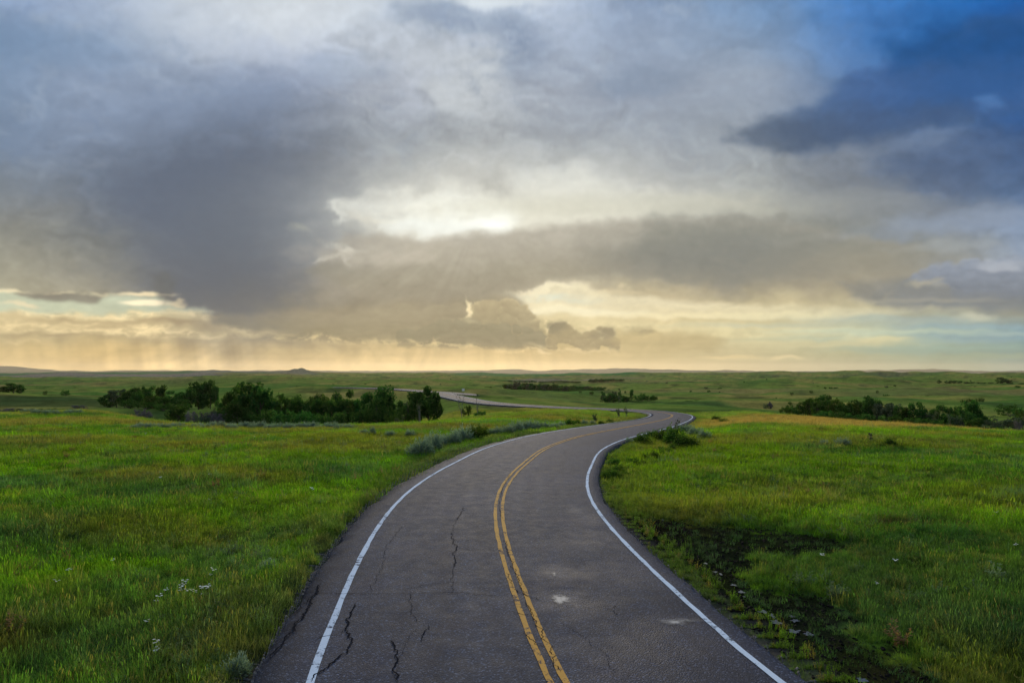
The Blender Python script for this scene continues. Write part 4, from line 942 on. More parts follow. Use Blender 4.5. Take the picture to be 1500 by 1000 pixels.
def make_tree_meshes(seed, kind, mat):
    """unit tree, 1 high: returns trunk mesh, crown mesh"""
    rng = np.random.RandomState(seed)
    spread = {'round': .42, 'tall': .24, 'wide': .58, 'brush': .75, 'ragged': .40}[kind]
    low = {'round': .05, 'tall': .06, 'wide': .06, 'brush': .0, 'ragged': .10}[kind]
    V, F = [], []; nb = {'brush': 11, 'wide': 13}.get(kind, 10)
    def add(path, rad):
        v, f = tube(path, rad, 6); o = sum(len(a) for a in V); V.append(v); F.extend([tuple(i + o for i in q) for q in f])
    tips = []
    top = .78 if kind != 'brush' else .35
    lean = rng.uniform(-.05, .05, 2)
    if kind != 'brush': add([(0, 0, -.03), (lean[0] * .3, lean[1] * .3, .25), (lean[0], lean[1], .55), (lean[0] * 1.5, lean[1] * 1.5, top)], [.030, .024, .014, .005])
    for b in range(nb):
        a = b * 2.4 + rng.uniform(-.4, .4); h0 = rng.uniform(low * .8 + .05, .55) if kind != 'brush' else 0
        rr = spread * rng.uniform(.55, .95); h1 = min(h0 + rng.uniform(.18, .42), .92) if kind != 'brush' else rng.uniform(.3, .8)
        p0 = np.array([lean[0] * h0, lean[1] * h0, h0]); p1 = np.array([math.cos(a) * rr, math.sin(a) * rr, h1]); mid = (p0 + p1) / 2 + [0, 0, -.03]
        add([p0, mid, p1], [.013, .008, .003]); tips.append(p1); tips.append(mid * .4 + p1 * .6)
    vt = np.vstack(V); flat = [i for q in F for i in q]
    trunk = mesh_np('trunk', vt, flat, np.full(len(F), 4), [M['dead_wood'] if mat == 'leaf_grey' else M['bark']], True)
    # crown: clusters round branch ends plus inner mass; leaf-size faces on cluster shells
    cl = [(t, rng.uniform(.10, .17)) for t in tips]
    for _ in range({'tall': 12, 'brush': 16, 'wide': 22}.get(kind, 16)):
        a = rng.uniform(0, 2 * math.pi); q = rng.uniform(0, 1) ** .6; h = rng.uniform(low + .08, .92); prof = math.sin(math.pi * min(1, (h - low * .5) / (1.02 - low * .5)) ** .8) ** .6
        cl.append((np.array([math.cos(a) * spread * q * prof, math.sin(a) * spread * q * prof, h if kind != 'brush' else h * .8]), rng.uniform(.09, .16)))
    C, N_, S, Rn = [], [], [], []
    per = {'brush': 52, 'wide': 60}.get(kind, 55)
    for c, r in cl:
        d = rng.normal(size=(per, 3)); d /= np.linalg.norm(d, axis=1, keepdims=True); rad = r * rng.uniform(.45, 1.12, (per, 1)) * np.array([1.15, 1.15, .8])
        p = c + d * rad; keep = (p[:, 2] > low * .5) & (p[:, 2] < 1.0) & (rng.uniform(size=per) < .93)
        C.append(p[keep]); nn = d + rng.normal(size=(per, 3)) * .5 + [0, 0, .3]; N_.append((nn / np.linalg.norm(nn, axis=1, keepdims=True))[keep]); S.append(rng.uniform(.034, .076, keep.sum()))
        Rn.append(np.clip(rng.uniform(0, 1, keep.sum()) * .7 + rng.uniform(0, .3), 0, 1))
    C = np.vstack(C); N_ = np.vstack(N_); S = np.concatenate(S); Rn = np.concatenate(Rn)
    v = quads(C, N_, S, .8, rng); n = len(C)
    crown = mesh_np('crown', v, np.arange(n * 4), np.full(n, 4), [M[mat]], False, {'leafrand': ('FLOAT', np.repeat(Rn, 4))})
    return trunk, crown
TREES = {}
def tree_mesh(kind, mat, var):
    key = (kind, mat, var)
    if key not in TREES: TREES[key] = make_tree_meshes(hash((kind, mat)) % 1000 * 0 + sum(map(ord, kind + mat)) * 7 + var * 131, kind, mat)
    return TREES[key]
_pr = random.Random(4)
def plant_tree(px, top, D, wpx, kind, mat, label, group, cat='tree', name='tree', halfbase=None):
    x = (px - CX) / FPX * D; zb = float(land(np.array([x]), np.array([float(D)]))[0]); zt = CAM_H - (top - HY) / FPX * D
    H = max(zt - zb, .35 if D < 400 else 2.0); W = wpx / FPX * D
    trunk, crown = tree_mesh(kind, mat, _pr.randrange(3 if D < 260 else 2))
    nat = {'round': .95, 'tall': .58, 'wide': 1.25, 'brush': 1.6, 'ragged': .92}[kind]
    e = empty(name, (x, D, zb - .05), _pr.uniform(0, 6.28)); sx = W / nat
    e.scale = (sx * 1.22, sx * 1.22, H * 1.04)
    obj('trunk', trunk, e); obj('crown', crown, e)
    return tag(e, label, cat, group)
ORD = ['first', 'second', 'third', 'fourth', 'fifth', 'sixth', 'seventh', 'eighth', 'ninth', 'tenth', 'eleventh', 'twelfth', 'thirteenth', 'fourteenth', 'fifteenth', 'sixteenth', 'seventeenth', 'eighteenth', 'nineteenth', 'twentieth',
       'twenty-first', 'twenty-second', 'twenty-third', 'twenty-fourth', 'twenty-fifth', 'twenty-sixth', 'twenty-seventh', 'twenty-eighth', 'twenty-ninth', 'thirtieth']
def ordn(k):
    if k >= 99: return 'hundredth' if k == 99 else 'hundred-and-' + ordn(k - 100)
    if k < 30: return ORD[k]
    tens = {3: 'thirty', 4: 'forty', 5: 'fifty', 6: 'sixty', 7: 'seventy', 8: 'eighty', 9: 'ninety'}[(k + 1) // 10]; u = (k + 1) % 10
    return (tens[:-1] + 'ieth') if u == 0 else tens + '-' + ORD[u - 1]
def row(specs, phrase, group, cat='tree', name='tree'):
    for k, sp in enumerate(sorted(specs, key=lambda s: s[0])):
        px, top, D, w, kind, mat = sp[:6]
        lab = sp[6] if len(sp) > 6 else phrase.replace('#', ordn(k))
        plant_tree(px, top, D, w, kind, mat, lab, group, cat, name)
dk, md, br, gy = 'leaf_dark', 'leaf_mid', 'leaf_brush', 'leaf_grey'
# left draw, upper arm (behind the grass finger)
row([(153, 578, 188, 14, 'round', dk), (171, 570, 190, 20, 'round', br), (182, 576, 186, 18, 'round', dk), (193, 568, 188, 22, 'round', dk), (203, 573, 184, 20, 'round', md), (213, 566, 190, 24, 'wide', dk), (224, 574, 182, 20, 'round', md),
     (235, 564, 188, 12, 'tall', dk, 'thin dark tree with one sprig rising above the left wood'), (240, 575, 182, 20, 'round', md), (252, 573, 184, 20, 'round', dk), (264, 574, 184, 20, 'round', md), (277, 569, 182, 16, 'tall', dk), (268, 584, 172, 20, 'round', dk),
     (291, 559, 192, 20, 'tall', dk, 'tall narrow tree left of the last gap on the grass finger'), (297, 566, 190, 18, 'round', dk), (308, 557, 194, 18, 'ragged', dk, 'tall open-crowned tree at the right end of the upper left wood'), (315, 563, 192, 10, 'ragged', dk),
     (190, 584, 172, 24, 'brush', dk), (215, 586, 170, 26, 'brush', dk), (240, 588, 168, 24, 'brush', md), (262, 590, 160, 22, 'round', dk), (160, 586, 176, 22, 'brush', dk)],
    '# tree from the left in the dark wood behind the grassy crest at left', 'trees in the upper left wood')
row([(262, 592, 128, 22, 'round', dk), (284, 597, 122, 22, 'brush', gy), (304, 598, 118, 24, 'brush', gy), (322, 600, 118, 24, 'brush', gy), (296, 604, 112, 20, 'brush', br), (340, 600, 114, 20, 'brush', br), (318, 592, 132, 24, 'brush', br), (334, 588, 134, 20, 'brush', md),
     (205, 597, 150, 16, 'brush', gy), (116, 592, 158, 20, 'brush', gy), (8, 597, 150, 30, 'brush', gy), (40, 596, 150, 30, 'brush', br), (70, 597, 150, 26, 'brush', dk), (215, 600, 150, 14, 'brush', gy), (253, 597, 130, 20, 'brush', dk)],
    '# grey-green thicket from the left along the floor of the left draw', 'thickets on the floor of the left draw', 'bush', 'thicket')
row([(364, 561, 122, 62, 'wide', dk, 'big broad cottonwood with a bushy crown, tallest in the left wood'), (340, 575, 124, 30, 'round', dk), (352, 566, 126, 34, 'round', dk), (382, 566, 120, 36, 'ragged', dk), (350, 590, 112, 36, 'round', dk), (383, 592, 110, 36, 'brush', dk),
     (404, 570, 126, 40, 'round', md, 'rounded lighter green tree to the right of the big cottonwood'), (415, 577, 122, 34, 'round', md), (428, 583, 124, 26, 'round', md), (442, 584, 122, 26, 'round', dk), (455, 581, 126, 26, 'round', md), (468, 585, 122, 28, 'round', dk), (482, 582, 124, 28, 'round', md),
     (496, 584, 122, 26, 'round', dk), (508, 581, 124, 26, 'round', md), (519, 577, 126, 24, 'round', md), (532, 578, 124, 26, 'round', dk), (545, 576, 122, 24, 'round', dk), (561, 566, 122, 26, 'tall', dk, 'tall dark tree standing above the right half of the left wood'), (567, 574, 118, 22, 'ragged', dk),
     (553, 584, 112, 32, 'round', dk), (575, 592, 112, 26, 'brush', dk), (586, 588, 118, 24, 'round', dk), (540, 594, 108, 34, 'brush', dk), (420, 596, 108, 40, 'brush', dk), (452, 597, 108, 40, 'brush', dk), (485, 597, 108, 40, 'brush', dk), (515, 596, 108, 40, 'brush', dk), (598, 584, 128, 22, 'round', br), (330, 584, 132, 22, 'round', dk), (436, 578, 130, 26, 'round', dk), (462, 578, 130, 24, 'round', dk), (476, 577, 130, 24, 'round', md), (490, 576, 130, 26, 'round', dk), (514, 573, 130, 22, 'round', dk),
     (613, 570, 124, 26, 'ragged', dk, 'dark ragged tree at the right end of the left wood'), (628, 567, 122, 30, 'round', dk, 'dark tree just left of the paved pull-out'), (640, 580, 122, 18, 'round', dk), (608, 588, 120, 24, 'brush', dk), (575, 604, 100, 22, 'brush', dk), (585, 606, 96, 14, 'brush', br)],
    '# tree from the left in the dense wood behind the silver sage', 'trees in the dense left wood')
row([(4, 565, 262, 22, 'round', dk), (20, 561, 262, 20, 'round', dk), (31, 567, 262, 12, 'round', dk), (96, 570, 262, 11, 'brush', dk, 'lone dark bush on the slope right of the far left trees'), (66, 571, 262, 5, 'brush', dk, 'tiny bush between the far left trees and the lone bush')], '# of the three small trees at the left edge', 'trees at the left edge')
# right draw
S = []
for px, top, D, w, kd, mt in [(1150, 594, 185, 16, 'brush', md), (1158, 589, 188, 14, 'round', dk), (1168, 592, 184, 16, 'brush', dk), (1178, 586, 180, 18, 'round', md), (1187, 582, 176, 20, 'round', dk), (1198, 583, 172, 20, 'round', md), (1205, 579, 178, 16, 'tall', dk), (1212, 580, 176, 14, 'round', dk),
     (1224, 583, 168, 24, 'round', md), (1238, 588, 164, 22, 'round', md), (1248, 588, 164, 20, 'round', md), (1257, 585, 168, 14, 'tall', dk), (1265, 587, 164, 18, 'round', dk), (1285, 584, 164, 16, 'round', dk), (1293, 590, 158, 22, 'round', br),
     (1305, 591, 156, 22, 'round', br), (1318, 593, 154, 20, 'round', md), (1328, 597, 150, 18, 'round', dk), (1350, 598, 146, 20, 'round', dk), (1360, 599, 146, 20, 'brush', br), (1373, 593, 156, 20, 'round', dk), (1384, 602, 140, 24, 'brush', dk), (1398, 604, 136, 22, 'brush', br),
     (1412, 600, 136, 22, 'round', dk), (1408, 595, 156, 10, 'round', dk), (1398, 594, 158, 10, 'round', dk), (1388, 596, 156, 10, 'tall', dk), (1435, 600, 140, 18, 'round', dk), (1446, 603, 140, 16, 'brush', dk), (1230, 600, 150, 30, 'brush', dk), (1255, 602, 148, 30, 'brush', dk), (1280, 603, 146, 30, 'brush', dk), (1340, 608, 134, 30, 'brush', dk),
     (1365, 610, 130, 30, 'brush', dk), (1205, 598, 156, 24, 'brush', dk)]: S.append((px, top, D, w, kd, mt))
S += [(1273, 579, 162, 12, 'tall', dk, 'slim tree with a rusty top, highest of the right wood'), (1342, 589, 148, 22, 'ragged', dk, 'tall dark tree halfway along the right wood'), (1425, 587, 140, 22, 'ragged', dk, 'dark open tree near the right end of the right wood'),
      (1311, 608, 124, 16, 'round', 'leaf_mid', 'small bright green tree at the foot of the right wood'), (1428, 612, 112, 20, 'round', dk, 'dark rounded shrub in front of the open tree at right')]
row(S, '# tree from the left in the wood along the right draw', 'trees along the right draw')
row([(1443, 620, 108, 14, 'brush', br), (1461, 622, 106, 10, 'brush', dk), (1490, 614, 104, 10, 'brush', gy, 'grey-green bush at the right edge of the draw'), (1470, 606, 150, 40, 'brush', br), (1500, 602, 150, 40, 'brush', br), (1452, 611, 130, 26, 'brush', br), (1490, 594, 190, 14, 'brush', dk), (1476, 590, 205, 26, 'brush', dk), (1500, 598, 175, 20, 'brush', dk)],
    '# low thicket from the left beyond the right end of the right wood', 'thickets right of the right wood', 'bush', 'thicket')
row([(1108, 585, 300, 14, 'brush', dk), (1122, 590, 240, 8, 'brush', br), (1128, 588, 240, 7, 'ragged', gy), (1055, 587, 300, 14, 'brush', br), (1068, 588, 300, 18, 'brush', br), (1082, 588, 300, 10, 'brush', dk), (1095, 588, 300, 8, 'brush', dk), (1010, 592, 270, 12, 'brush', dk), (1020, 592, 270, 6, 'brush', dk)],
    '# dark bush from the left on the slope above the bend', 'bushes on the slope beyond the bend', 'bush', 'bush')
# cluster beyond the bend
row([(886, 579, 300, 12, 'round', br), (893, 575, 296, 18, 'round', dk, 'broad dark tree at the left of the clump beyond the bend'), (899, 579, 298, 12, 'round', dk), (906, 578, 310, 10, 'round', br), (914, 579, 300, 12, 'round', dk), (919, 580, 296, 12, 'round', dk), (925, 570, 330, 5, 'tall', dk, 'small pointed tree standing up in the clump beyond the bend'),
     (926, 586, 290, 16, 'brush', dk), (938, 577, 310, 18, 'brush', dk), (950, 577, 310, 18, 'brush', dk), (958, 579, 310, 10, 'brush', dk), (942, 589, 285, 22, 'brush', dk), (962, 590, 282, 22, 'brush', br), (883, 573, 340, 6, 'round', dk), (908, 572, 345, 5, 'round', dk), (900, 573, 345, 6, 'round', br), (941, 574, 340, 10, 'brush', dk)],
    '# tree from the left in the clump beyond the bend', 'trees in the clump beyond the bend')
# creek line, farmland rows and specks on the range
rg = random.Random(9); S = []
for k in range(26): S.append((742 + k * 5.6 + rg.uniform(-2, 2), 560 + k * .28 + rg.uniform(-1.2, 1.5), 640 - k * 3, rg.uniform(10, 15), rg.choice(['round', 'round', 'ragged', 'brush']), rg.choice([dk, dk, md, br])))
for k in range(6): S.append((838 + k * 7.5, 568.5 + rg.uniform(-.5, 1.5), 560 - k * 8, rg.uniform(8, 12), 'brush', dk))
row(S, '# tree from the left along the creek in the middle distance', 'trees along the creek')
S = []
for k in range(14): S.append((736 + k * 3.6 + rg.uniform(-1, 1), 557.4 + rg.uniform(-.5, .5), 1180, 5, 'round', dk))
for k in range(12): S.append((792 + k * 5 + rg.uniform(-1, 1), 558.3 + rg.uniform(-.6, .6), 1150, 7, 'round', dk))
for k in range(12): S.append((866 + k * 4 + rg.uniform(-1, 1), 555.3 + rg.uniform(-.8, .8), 1150, 7, 'round', dk))
row(S, '# small tree from the left in the rows behind the creek', 'trees in the rows behind the creek')
S = []
for px, top, w in [(1376, 556.5, 6), (1386, 557.5, 5), (1392, 557, 6), (1399, 557, 7), (1406, 557.5, 6), (1416, 559, 8), (1424, 559.5, 6), (1434, 560, 6), (1441, 561.5, 6), (1451, 561.5, 7), (1480, 560, 8), (1497, 564, 8)]: S.append((px, top, 900, w, 'round', dk))
S += [(1468, 552.5, 900, 15, 'round', dk, 'large dark tree at the right end of the far hilltop row'), (1478, 556, 900, 8, 'round', dk)]
row(S, '# small tree from the left in the far hilltop row at right', 'trees in the far row at right')
S = []
for px, top, D, w in [(1055, 566.5, 620, 5), (1185, 557.5, 1200, 3), (1209, 569, 560, 4), (1222, 570.5, 560, 10), (1188, 576, 430, 5), (1137, 581, 380, 3), (1325, 581, 370, 5), (1358, 582, 360, 5), (1412, 584, 300, 8), (1424, 582.5, 305, 12), (1438, 582, 310, 8), (1490, 567.5, 560, 4), (1491, 570.5, 520, 7), (1311, 566, 620, 4),
     (535, 560.5, 800, 3), (477, 562, 700, 3), (514, 563, 700, 5), (522, 557, 1000, 3), (576, 564, 400, 11), (583, 562.5, 420, 4), (598, 564, 400, 4), (582, 568, 380, 6), (436, 568, 460, 4), (408, 558, 900, 2.5), (1285, 580, 420, 4), (1160, 584, 420, 5), (1298, 584, 400, 8), (850, 578.5, 420, 5), (866, 581, 400, 6), (868, 579.5, 420, 5)]:
    S.append((px, top, D, w, 'brush', dk))
for px, w in [(671, 5), (677, 6), (684, 5), (690, 6), (697, 5), (712, 6), (718, 5)]: S.append((px, 566.5 + rg.uniform(-.7, .7), 560, w, 'round', dk))
for k in range(110):
    px = rg.uniform(420, 1490); D = rg.uniform(500, 1700)
    y = HY + (CAM_H - float(land(np.array([(px - CX) / FPX * D]), np.array([D]))[0])) / D * 1000
    S.append((px, y - 1200 * rg.uniform(.9, 2.2) / D, D, rg.uniform(1.6, 5) * 700 / D, 'brush', rg.choice([dk, br])))
row(S, '# dark speck of brush from the left on the far open range', 'brush on the open range', 'bush', 'bush')
# small dark shrubs and saplings on the rise this side of the far road
row([(703, 600, 100, 16, 'brush', dk, 'round dark shrub on the rise below the far road'), (632, 612, 86, 9, 'brush', dk, 'left of two tiny dark shrubs behind the left field crest'), (640, 613, 86, 6, 'brush', dk, 'right of two tiny dark shrubs behind the left field crest'),
     (684, 590, 106, 14, 'brush', md, 'low green brush under the bare sapling'), (700, 575.5, 228, 4, 'brush', dk, 'tiny dark bush at the tip of the pull-out')], '', 'shrubs on the rise below the far road', 'bush', 'bush')
def sapling(px, base, top, label, seed, D=None, dense=.5):
    r = random.Random(seed)
    x, y, z = on_land(px, base) if D is None else ((px - CX) / FPX * D, D, float(land(np.array([(px - CX) / FPX * D]), np.array([float(D)]))[0]))
    H = CAM_H - (top - HY) / FPX * y - z; V, F = [], []
    def add(p, q):
        v, f = tube(p, q, 5); o = sum(len(a) for a in V); V.append(v); F.extend([tuple(i + o for i in k) for k in f])
    tips = []
    for s_ in range(2):
        p = Vector((r.uniform(-.1, .1), r.uniform(-.1, .1), -.05)); path = [p.copy()]
        d = Vector((r.uniform(-.15, .15), r.uniform(-.15, .15), 1))
        for k in range(5): p = p + d * H / 5 * r.uniform(.8, 1.05); d = (d + Vector((r.uniform(-.2, .2), r.uniform(-.2, .2), 0))).normalized(); path.append(p.copy())
        add(path, [.05, .04, .03, .022, .014, .006])
        for k in range(12):
            i = r.randrange(1, 5); b = path[i].lerp(path[i + 1], r.random()); dd = Vector((r.uniform(-1, 1), r.uniform(-1, 1), r.uniform(.5, 1.3))).normalized() * H * r.uniform(.10, .26)
            add([b, b + dd * .5 + Vector((0, 0, -.03)), b + dd], [.014, .009, .004]); tips.append(b + dd); tips.append(b + dd * .6)
    e = empty('sapling', (x, y, z)); vt = np.vstack(V); obj('stem', mesh_np('stem', vt, [i for q in F for i in q], np.full(len(F), 4), [M['dead_wood']], True), e)
    rg_ = np.random.RandomState(seed); n = int(160 * dense) * 2; c = np.array([tips[i % len(tips)] for i in range(n)]) + rg_.normal(size=(n, 3)) * H * .035; nn = rg_.normal(size=(n, 3)); nn /= np.linalg.norm(nn, axis=1, keepdims=True)
    obj('foliage', mesh_np('foliage', quads(c, nn, rg_.uniform(.06, .13, n), .8, rg_), np.arange(n * 4), np.full(n, 4), [M['leaf_brush']], False, {'leafrand': ('FLOAT', np.repeat(rg_.uniform(0, 1, n), 4))}), e)
    tag(e, label, 'young tree', 'bare saplings')
sapling(677, 606, 573, 'thin bare sapling in front of the far pull-out', 3, 92, .35)
sapling(615, 613, 590, 'thin bare sapling at the right foot of the left wood', 4, 88, .25)
sapling(700, 592, 577, 'faint bare sapling right of the tall one on the rise', 9, 112, .2)
sapling(988, 641, 612, 'bare grey stems rising from the bush on the inside of the bend', 5, None, .12)
sapling(1274, 648, 633, 'thin open weed stem on the right field near its sage bushes', 6, None, .12)
sapling(917, 611, 596, 'leggy green plant on the flat inside the far bend', 7, None, .7); sapling(872, 619, 606, 'leggy plant beside the left edge line before the bend', 8, None, .9); sapling(906, 612, 599, 'shorter leggy plant left of the green one inside the bend', 12, None, .9)

# ---------------------------------------------------------------- sage and bushes near the road
def shrub_meshes(seed, mat, blade=True):
    rng = np.random.RandomState(seed); V, F = [], []
    for k in range(9):
        a = k * 2.4; r = rng.uniform(.2, .42); v, f = tube([(0, 0, -.05), (math.cos(a) * r * .5, math.sin(a) * r * .5, .3), (math.cos(a) * r, math.sin(a) * r, rng.uniform(.5, .8))], [.022, .014, .006], 4)
        o = sum(len(q) for q in V); V.append(v); F.extend([tuple(i + o for i in q) for q in f])
    stem = mesh_np('stems', np.vstack(V), [i for q in F for i in q], np.full(len(F), 4), [M['dead_wood']], True)
    n = 1500; d = rng.normal(size=(n, 3)); d[:, 2] = np.abs(d[:, 2]); d /= np.linalg.norm(d, axis=1, keepdims=True)
    lob = 1 + .30 * np.sin(np.arctan2(d[:, 1], d[:, 0]) * 3 + seed) + .25 * np.sin(np.arctan2(d[:, 1], d[:, 0]) * 7 + seed * 2) * (1 - d[:, 2]) + .16 * rng.normal(size=n)
    p = d * (rng.uniform(.3, 1, (n, 1)) ** .45) * np.array([.5, .5, .86]) * np.clip(lob, .5, 1.5)[:, None] + [0, 0, .05]
    nn = d * .5 + rng.normal(size=(n, 3)) * .7; nn /= np.linalg.norm(nn, axis=1, keepdims=True)
    if blade:                                             # upright slim leaf sprays
        t = d * [.8, .8, 1] + [0, 0, .7] + rng.normal(size=(n, 3)) * .25; t /= np.linalg.norm(t, axis=1, keepdims=True); b = np.cross(t, nn); b /= np.linalg.norm(b, axis=1, keepdims=True)
        L_ = rng.uniform(.07, .16, (n, 1)); w = rng.uniform(.012, .026, (n, 1)); v = np.stack([p - b * w, p + b * w, p + t * L_ + b * w * .3, p + t * L_ - b * w * .3], 1).reshape(-1, 3)
    else: v = quads(p, nn, rng.uniform(.05, .10, n), .8, rng)
    fol = mesh_np('foliage', v, np.arange(n * 4), np.full(n, 4), [M[mat]], False, {'leafrand': ('FLOAT', np.repeat(np.clip(rng.uniform(0, 1, n) * .6 + .4 * p[:, 2], 0, 1), 4))})
    return stem, fol
SHR = {(m, k): shrub_meshes(k * 17 + len(m), m, m == 'sage') for m in ('sage', 'bush') for k in range(4)}
def shrub(px, base, wpx, hpx, mat, label, group, name='sagebrush', cat='bush', D=None):
    x, y, z = on_land(px, base) if D is None else ((px - CX) / FPX * D, D, 0)
    if D is not None: z = float(land(np.array([x]), np.array([float(y)]))[0])
    st, fo = SHR[(mat, _pr.randrange(4))]; e = empty(name, (x, y, z - .03), _pr.uniform(0, 6.28)); w = wpx / FPX * y / 1.02; h = hpx / FPX * y / .95; e.scale = (w, w * _pr.uniform(.8, 1.15), h)
    obj('stems', st, e); obj('foliage', fo, e); return tag(e, label, cat, group)
L1 = [(606, 668, 22, 16), (620, 668, 32, 24), (637, 661, 28, 26), (646, 655, 20, 16), (630, 655, 22, 15), (654, 653, 18, 16), (666, 652, 20, 20), (678, 648, 26, 20), (694, 645, 28, 20), (704, 641, 22, 18), (690, 640, 18, 14), (719, 638, 20, 10), (730, 637, 20, 11), (745, 636, 20, 12), (757, 634, 26, 15), (768, 632, 24, 14), (778, 631, 22, 14),
      (789, 630, 18, 12), (800, 629, 18, 10), (812, 628, 18, 8), (822, 626, 14, 8), (834, 625, 16, 12), (845, 624, 14, 10), (856, 623, 12, 8), (868, 622, 10, 6), (880, 621, 10, 5), (893, 619, 10, 5)]
for k, (px, b, w, h) in enumerate(L1):
    g = k in (8, 9, 21, 22, 25, 26); shrub(px, b, w, h, 'bush' if g else 'sage', f"{ordn(k)} {'green' if g else 'silver-green'} bush from the near end of the row left of the road", 'bushes in the row left of the road')
for px, b, w, h, l in [(546, 638, 9, 12, 'small pale sage left of the two round ones in the left field'), (533, 637, 15, 8, 'low green-grey sage at the left of the field group'), (572, 640, 16, 9, 'middle pale sage of the field group, on dry grass'), (600, 639, 15, 9, 'round blue-grey sage at the right of the field group')]: shrub(px, b, w, h, 'sage', l, 'sage bushes in the left field')
r_ = random.Random(3); pts = [(196 + k * 4.9 + r_.uniform(-1.5, 1.5)) for k in range(66)]
for k, px in enumerate(pts):
    base = 628 + 1.5 * sstep(250, 420, px) + r_.uniform(-1, 1.2); shrub(px, float(base), r_.uniform(9, 15), r_.uniform(7, 11) * (1 if px > 300 else .8), 'sage', f'{ordn(k)} sage bush from the left in the silver band below the wood', 'sage bushes in the silver band')
for k, px in enumerate([36, 44, 52, 60, 68, 75, 82, 100, 108, 116]): shrub(px, 606 + r_.uniform(-1, 1.2), 11, 6, 'sage', f'{ordn(k)} small sage bush from the left on the pale crest at far left', 'small sage on the far left crest')
for px, b, w, h, m, l in [(985, 652, 34, 26, 'bush', 'large dark bush at the inside of the bend with bare stems in it'), (1000, 656, 26, 18, 'bush', 'dark bush in front of the blue-grey sage at the bend'), (1012, 656, 24, 16, 'bush', 'lowest right bush of the cluster at the bend'), (970, 646, 26, 16, 'bush', 'bright green bush on the bank at the bend'),
        (955, 641, 26, 10, 'bush', 'low leafy bush on the top of the bank'), (940, 650, 26, 14, 'bush', 'weedy bush on the near side of the bank'), (1004, 636, 26, 14, 'sage', 'blue-grey sage behind the dark bush at the bend'), (1018, 640, 24, 14, 'sage', 'middle blue-grey sage right of the bend bush'), (1031, 643, 20, 12, 'sage', 'rightmost blue-grey sage of the bend cluster'),
        (921, 649, 12, 8, 'sage', 'pale rounded sage on the bank of the bend'), (958, 674, 14, 13, 'bush', 'round dark bush on the bright grass below the bank'), (970, 670, 9, 14, 'bush', 'upright dark plant beside the round dark bush'), (991, 680, 14, 8, 'sage', 'low grey plant on the bright grass right of the round bush'),
        (1018, 682, 10, 7, 'bush', 'small green weed right of the low grey plant'), (900, 682, 22, 11, 'bush', 'left dark weed patch by the inner bend'), (925, 682, 22, 12, 'bush', 'right dark weed patch by the inner bend'), (898, 700, 18, 12, 'bush', 'weed patch close to the right edge line at the bend'),
        (1207, 653, 13, 9, 'sage', 'smaller of two sage bushes in the right field'), (1235, 654, 24, 12, 'sage', 'larger of two sage bushes in the right field'), (1304, 654, 16, 13, 'bush', 'dark green bush right of the sage bushes in the right field'), (1290, 655, 18, 6, 'bush', 'low weeds left of the dark green bush in the right field'),
        (1048, 616, 14, 7, 'bush', 'dark bush past the end of the right edge line'), (1060, 618, 14, 5, 'bush', 'low bush beside the dark one past the bend'), (1360, 656, 20, 6, 'bush', 'low weed patch in the middle of the right field'), (1430, 668, 22, 8, 'bush', 'left low weed patch at the right edge'), (1470, 672, 26, 8, 'bush', 'right low weed patch at the right edge')]:
    shrub(px, b, w, h, m, l, 'bushes right of the road')
rb = random.Random(31); B = []
for k in range(22):
    px = rb.uniform(885, 1000); b = 705 - (px - 885) * .48 + rb.uniform(-6, 8); B.append((px, b, rb.uniform(10, 20), rb.uniform(6, 12)))
for k, (px, b, w, h) in enumerate(sorted(B)): shrub(px, b, w, h, 'bush', f'{ordn(k)} leafy weed clump from the left on the bank inside the bend', 'weed clumps on the bank inside the bend', 'weed_clump', 'weed')
B = [(rb.uniform(1330, 1500), rb.uniform(690, 745), rb.uniform(16, 34), rb.uniform(5, 9)) for k in range(20)]
for k, (px, b, w, h) in enumerate(sorted(B)): shrub(px, b, w, h, 'bush', f'{ordn(k)} low dark weed clump from the left in the right field', 'low weed clumps in the right field', 'weed_clump', 'weed')
for px, b, w, h, l in [(394, 838, 26, 18, 'blue-green weed clump farther up the left verge'), (348, 988, 40, 26, 'leafy grey weed clump at the bottom beside the left shoulder')]: shrub(px, b, w, h, 'sage', l, 'weed clumps on the left verge', 'weed_clump', 'weed')

# ---------------------------------------------------------------- small white sign far up the road
def sign(px, D, w, h, label):
    x = (px - CX) / FPX * D; z = float(land(np.array([x]), np.array([float(D)]))[0]); e = empty('road_sign', (x, D, z)); tag(e, label, 'sign')
    def bx(nm, x0, x1, y0, y1, z0, z1, mt):
        bm = bmesh.new(); bmesh.ops.create_cube(bm, size=1); 
        for v in bm.verts: v.co = ((x0 + x1) / 2 + v.co.x * (x1 - x0), (y0 + y1) / 2 + v.co.y * (y1 - y0), (z0 + z1) / 2 + v.co.z * (z1 - z0))
        bmesh.ops.bevel(bm, geom=bm.edges[:], offset=min(x1 - x0, y1 - y0) * .2, segments=1, affect='EDGES'); me = bpy.data.meshes.new(nm); bm.to_mesh(me); bm.free(); me.materials.append(M[mt]); obj(nm, me, e)
    bx('post', -.05, .05, 0, .08, -.3, h * .6, 'dark_metal'); bx('panel', -w / 2, w / 2, -.045, -.002, h * .45, h, 'white_sheet')
sign(678.5, 246, .9, 1.6, 'small white sign at the far edge of the paved pull-out')

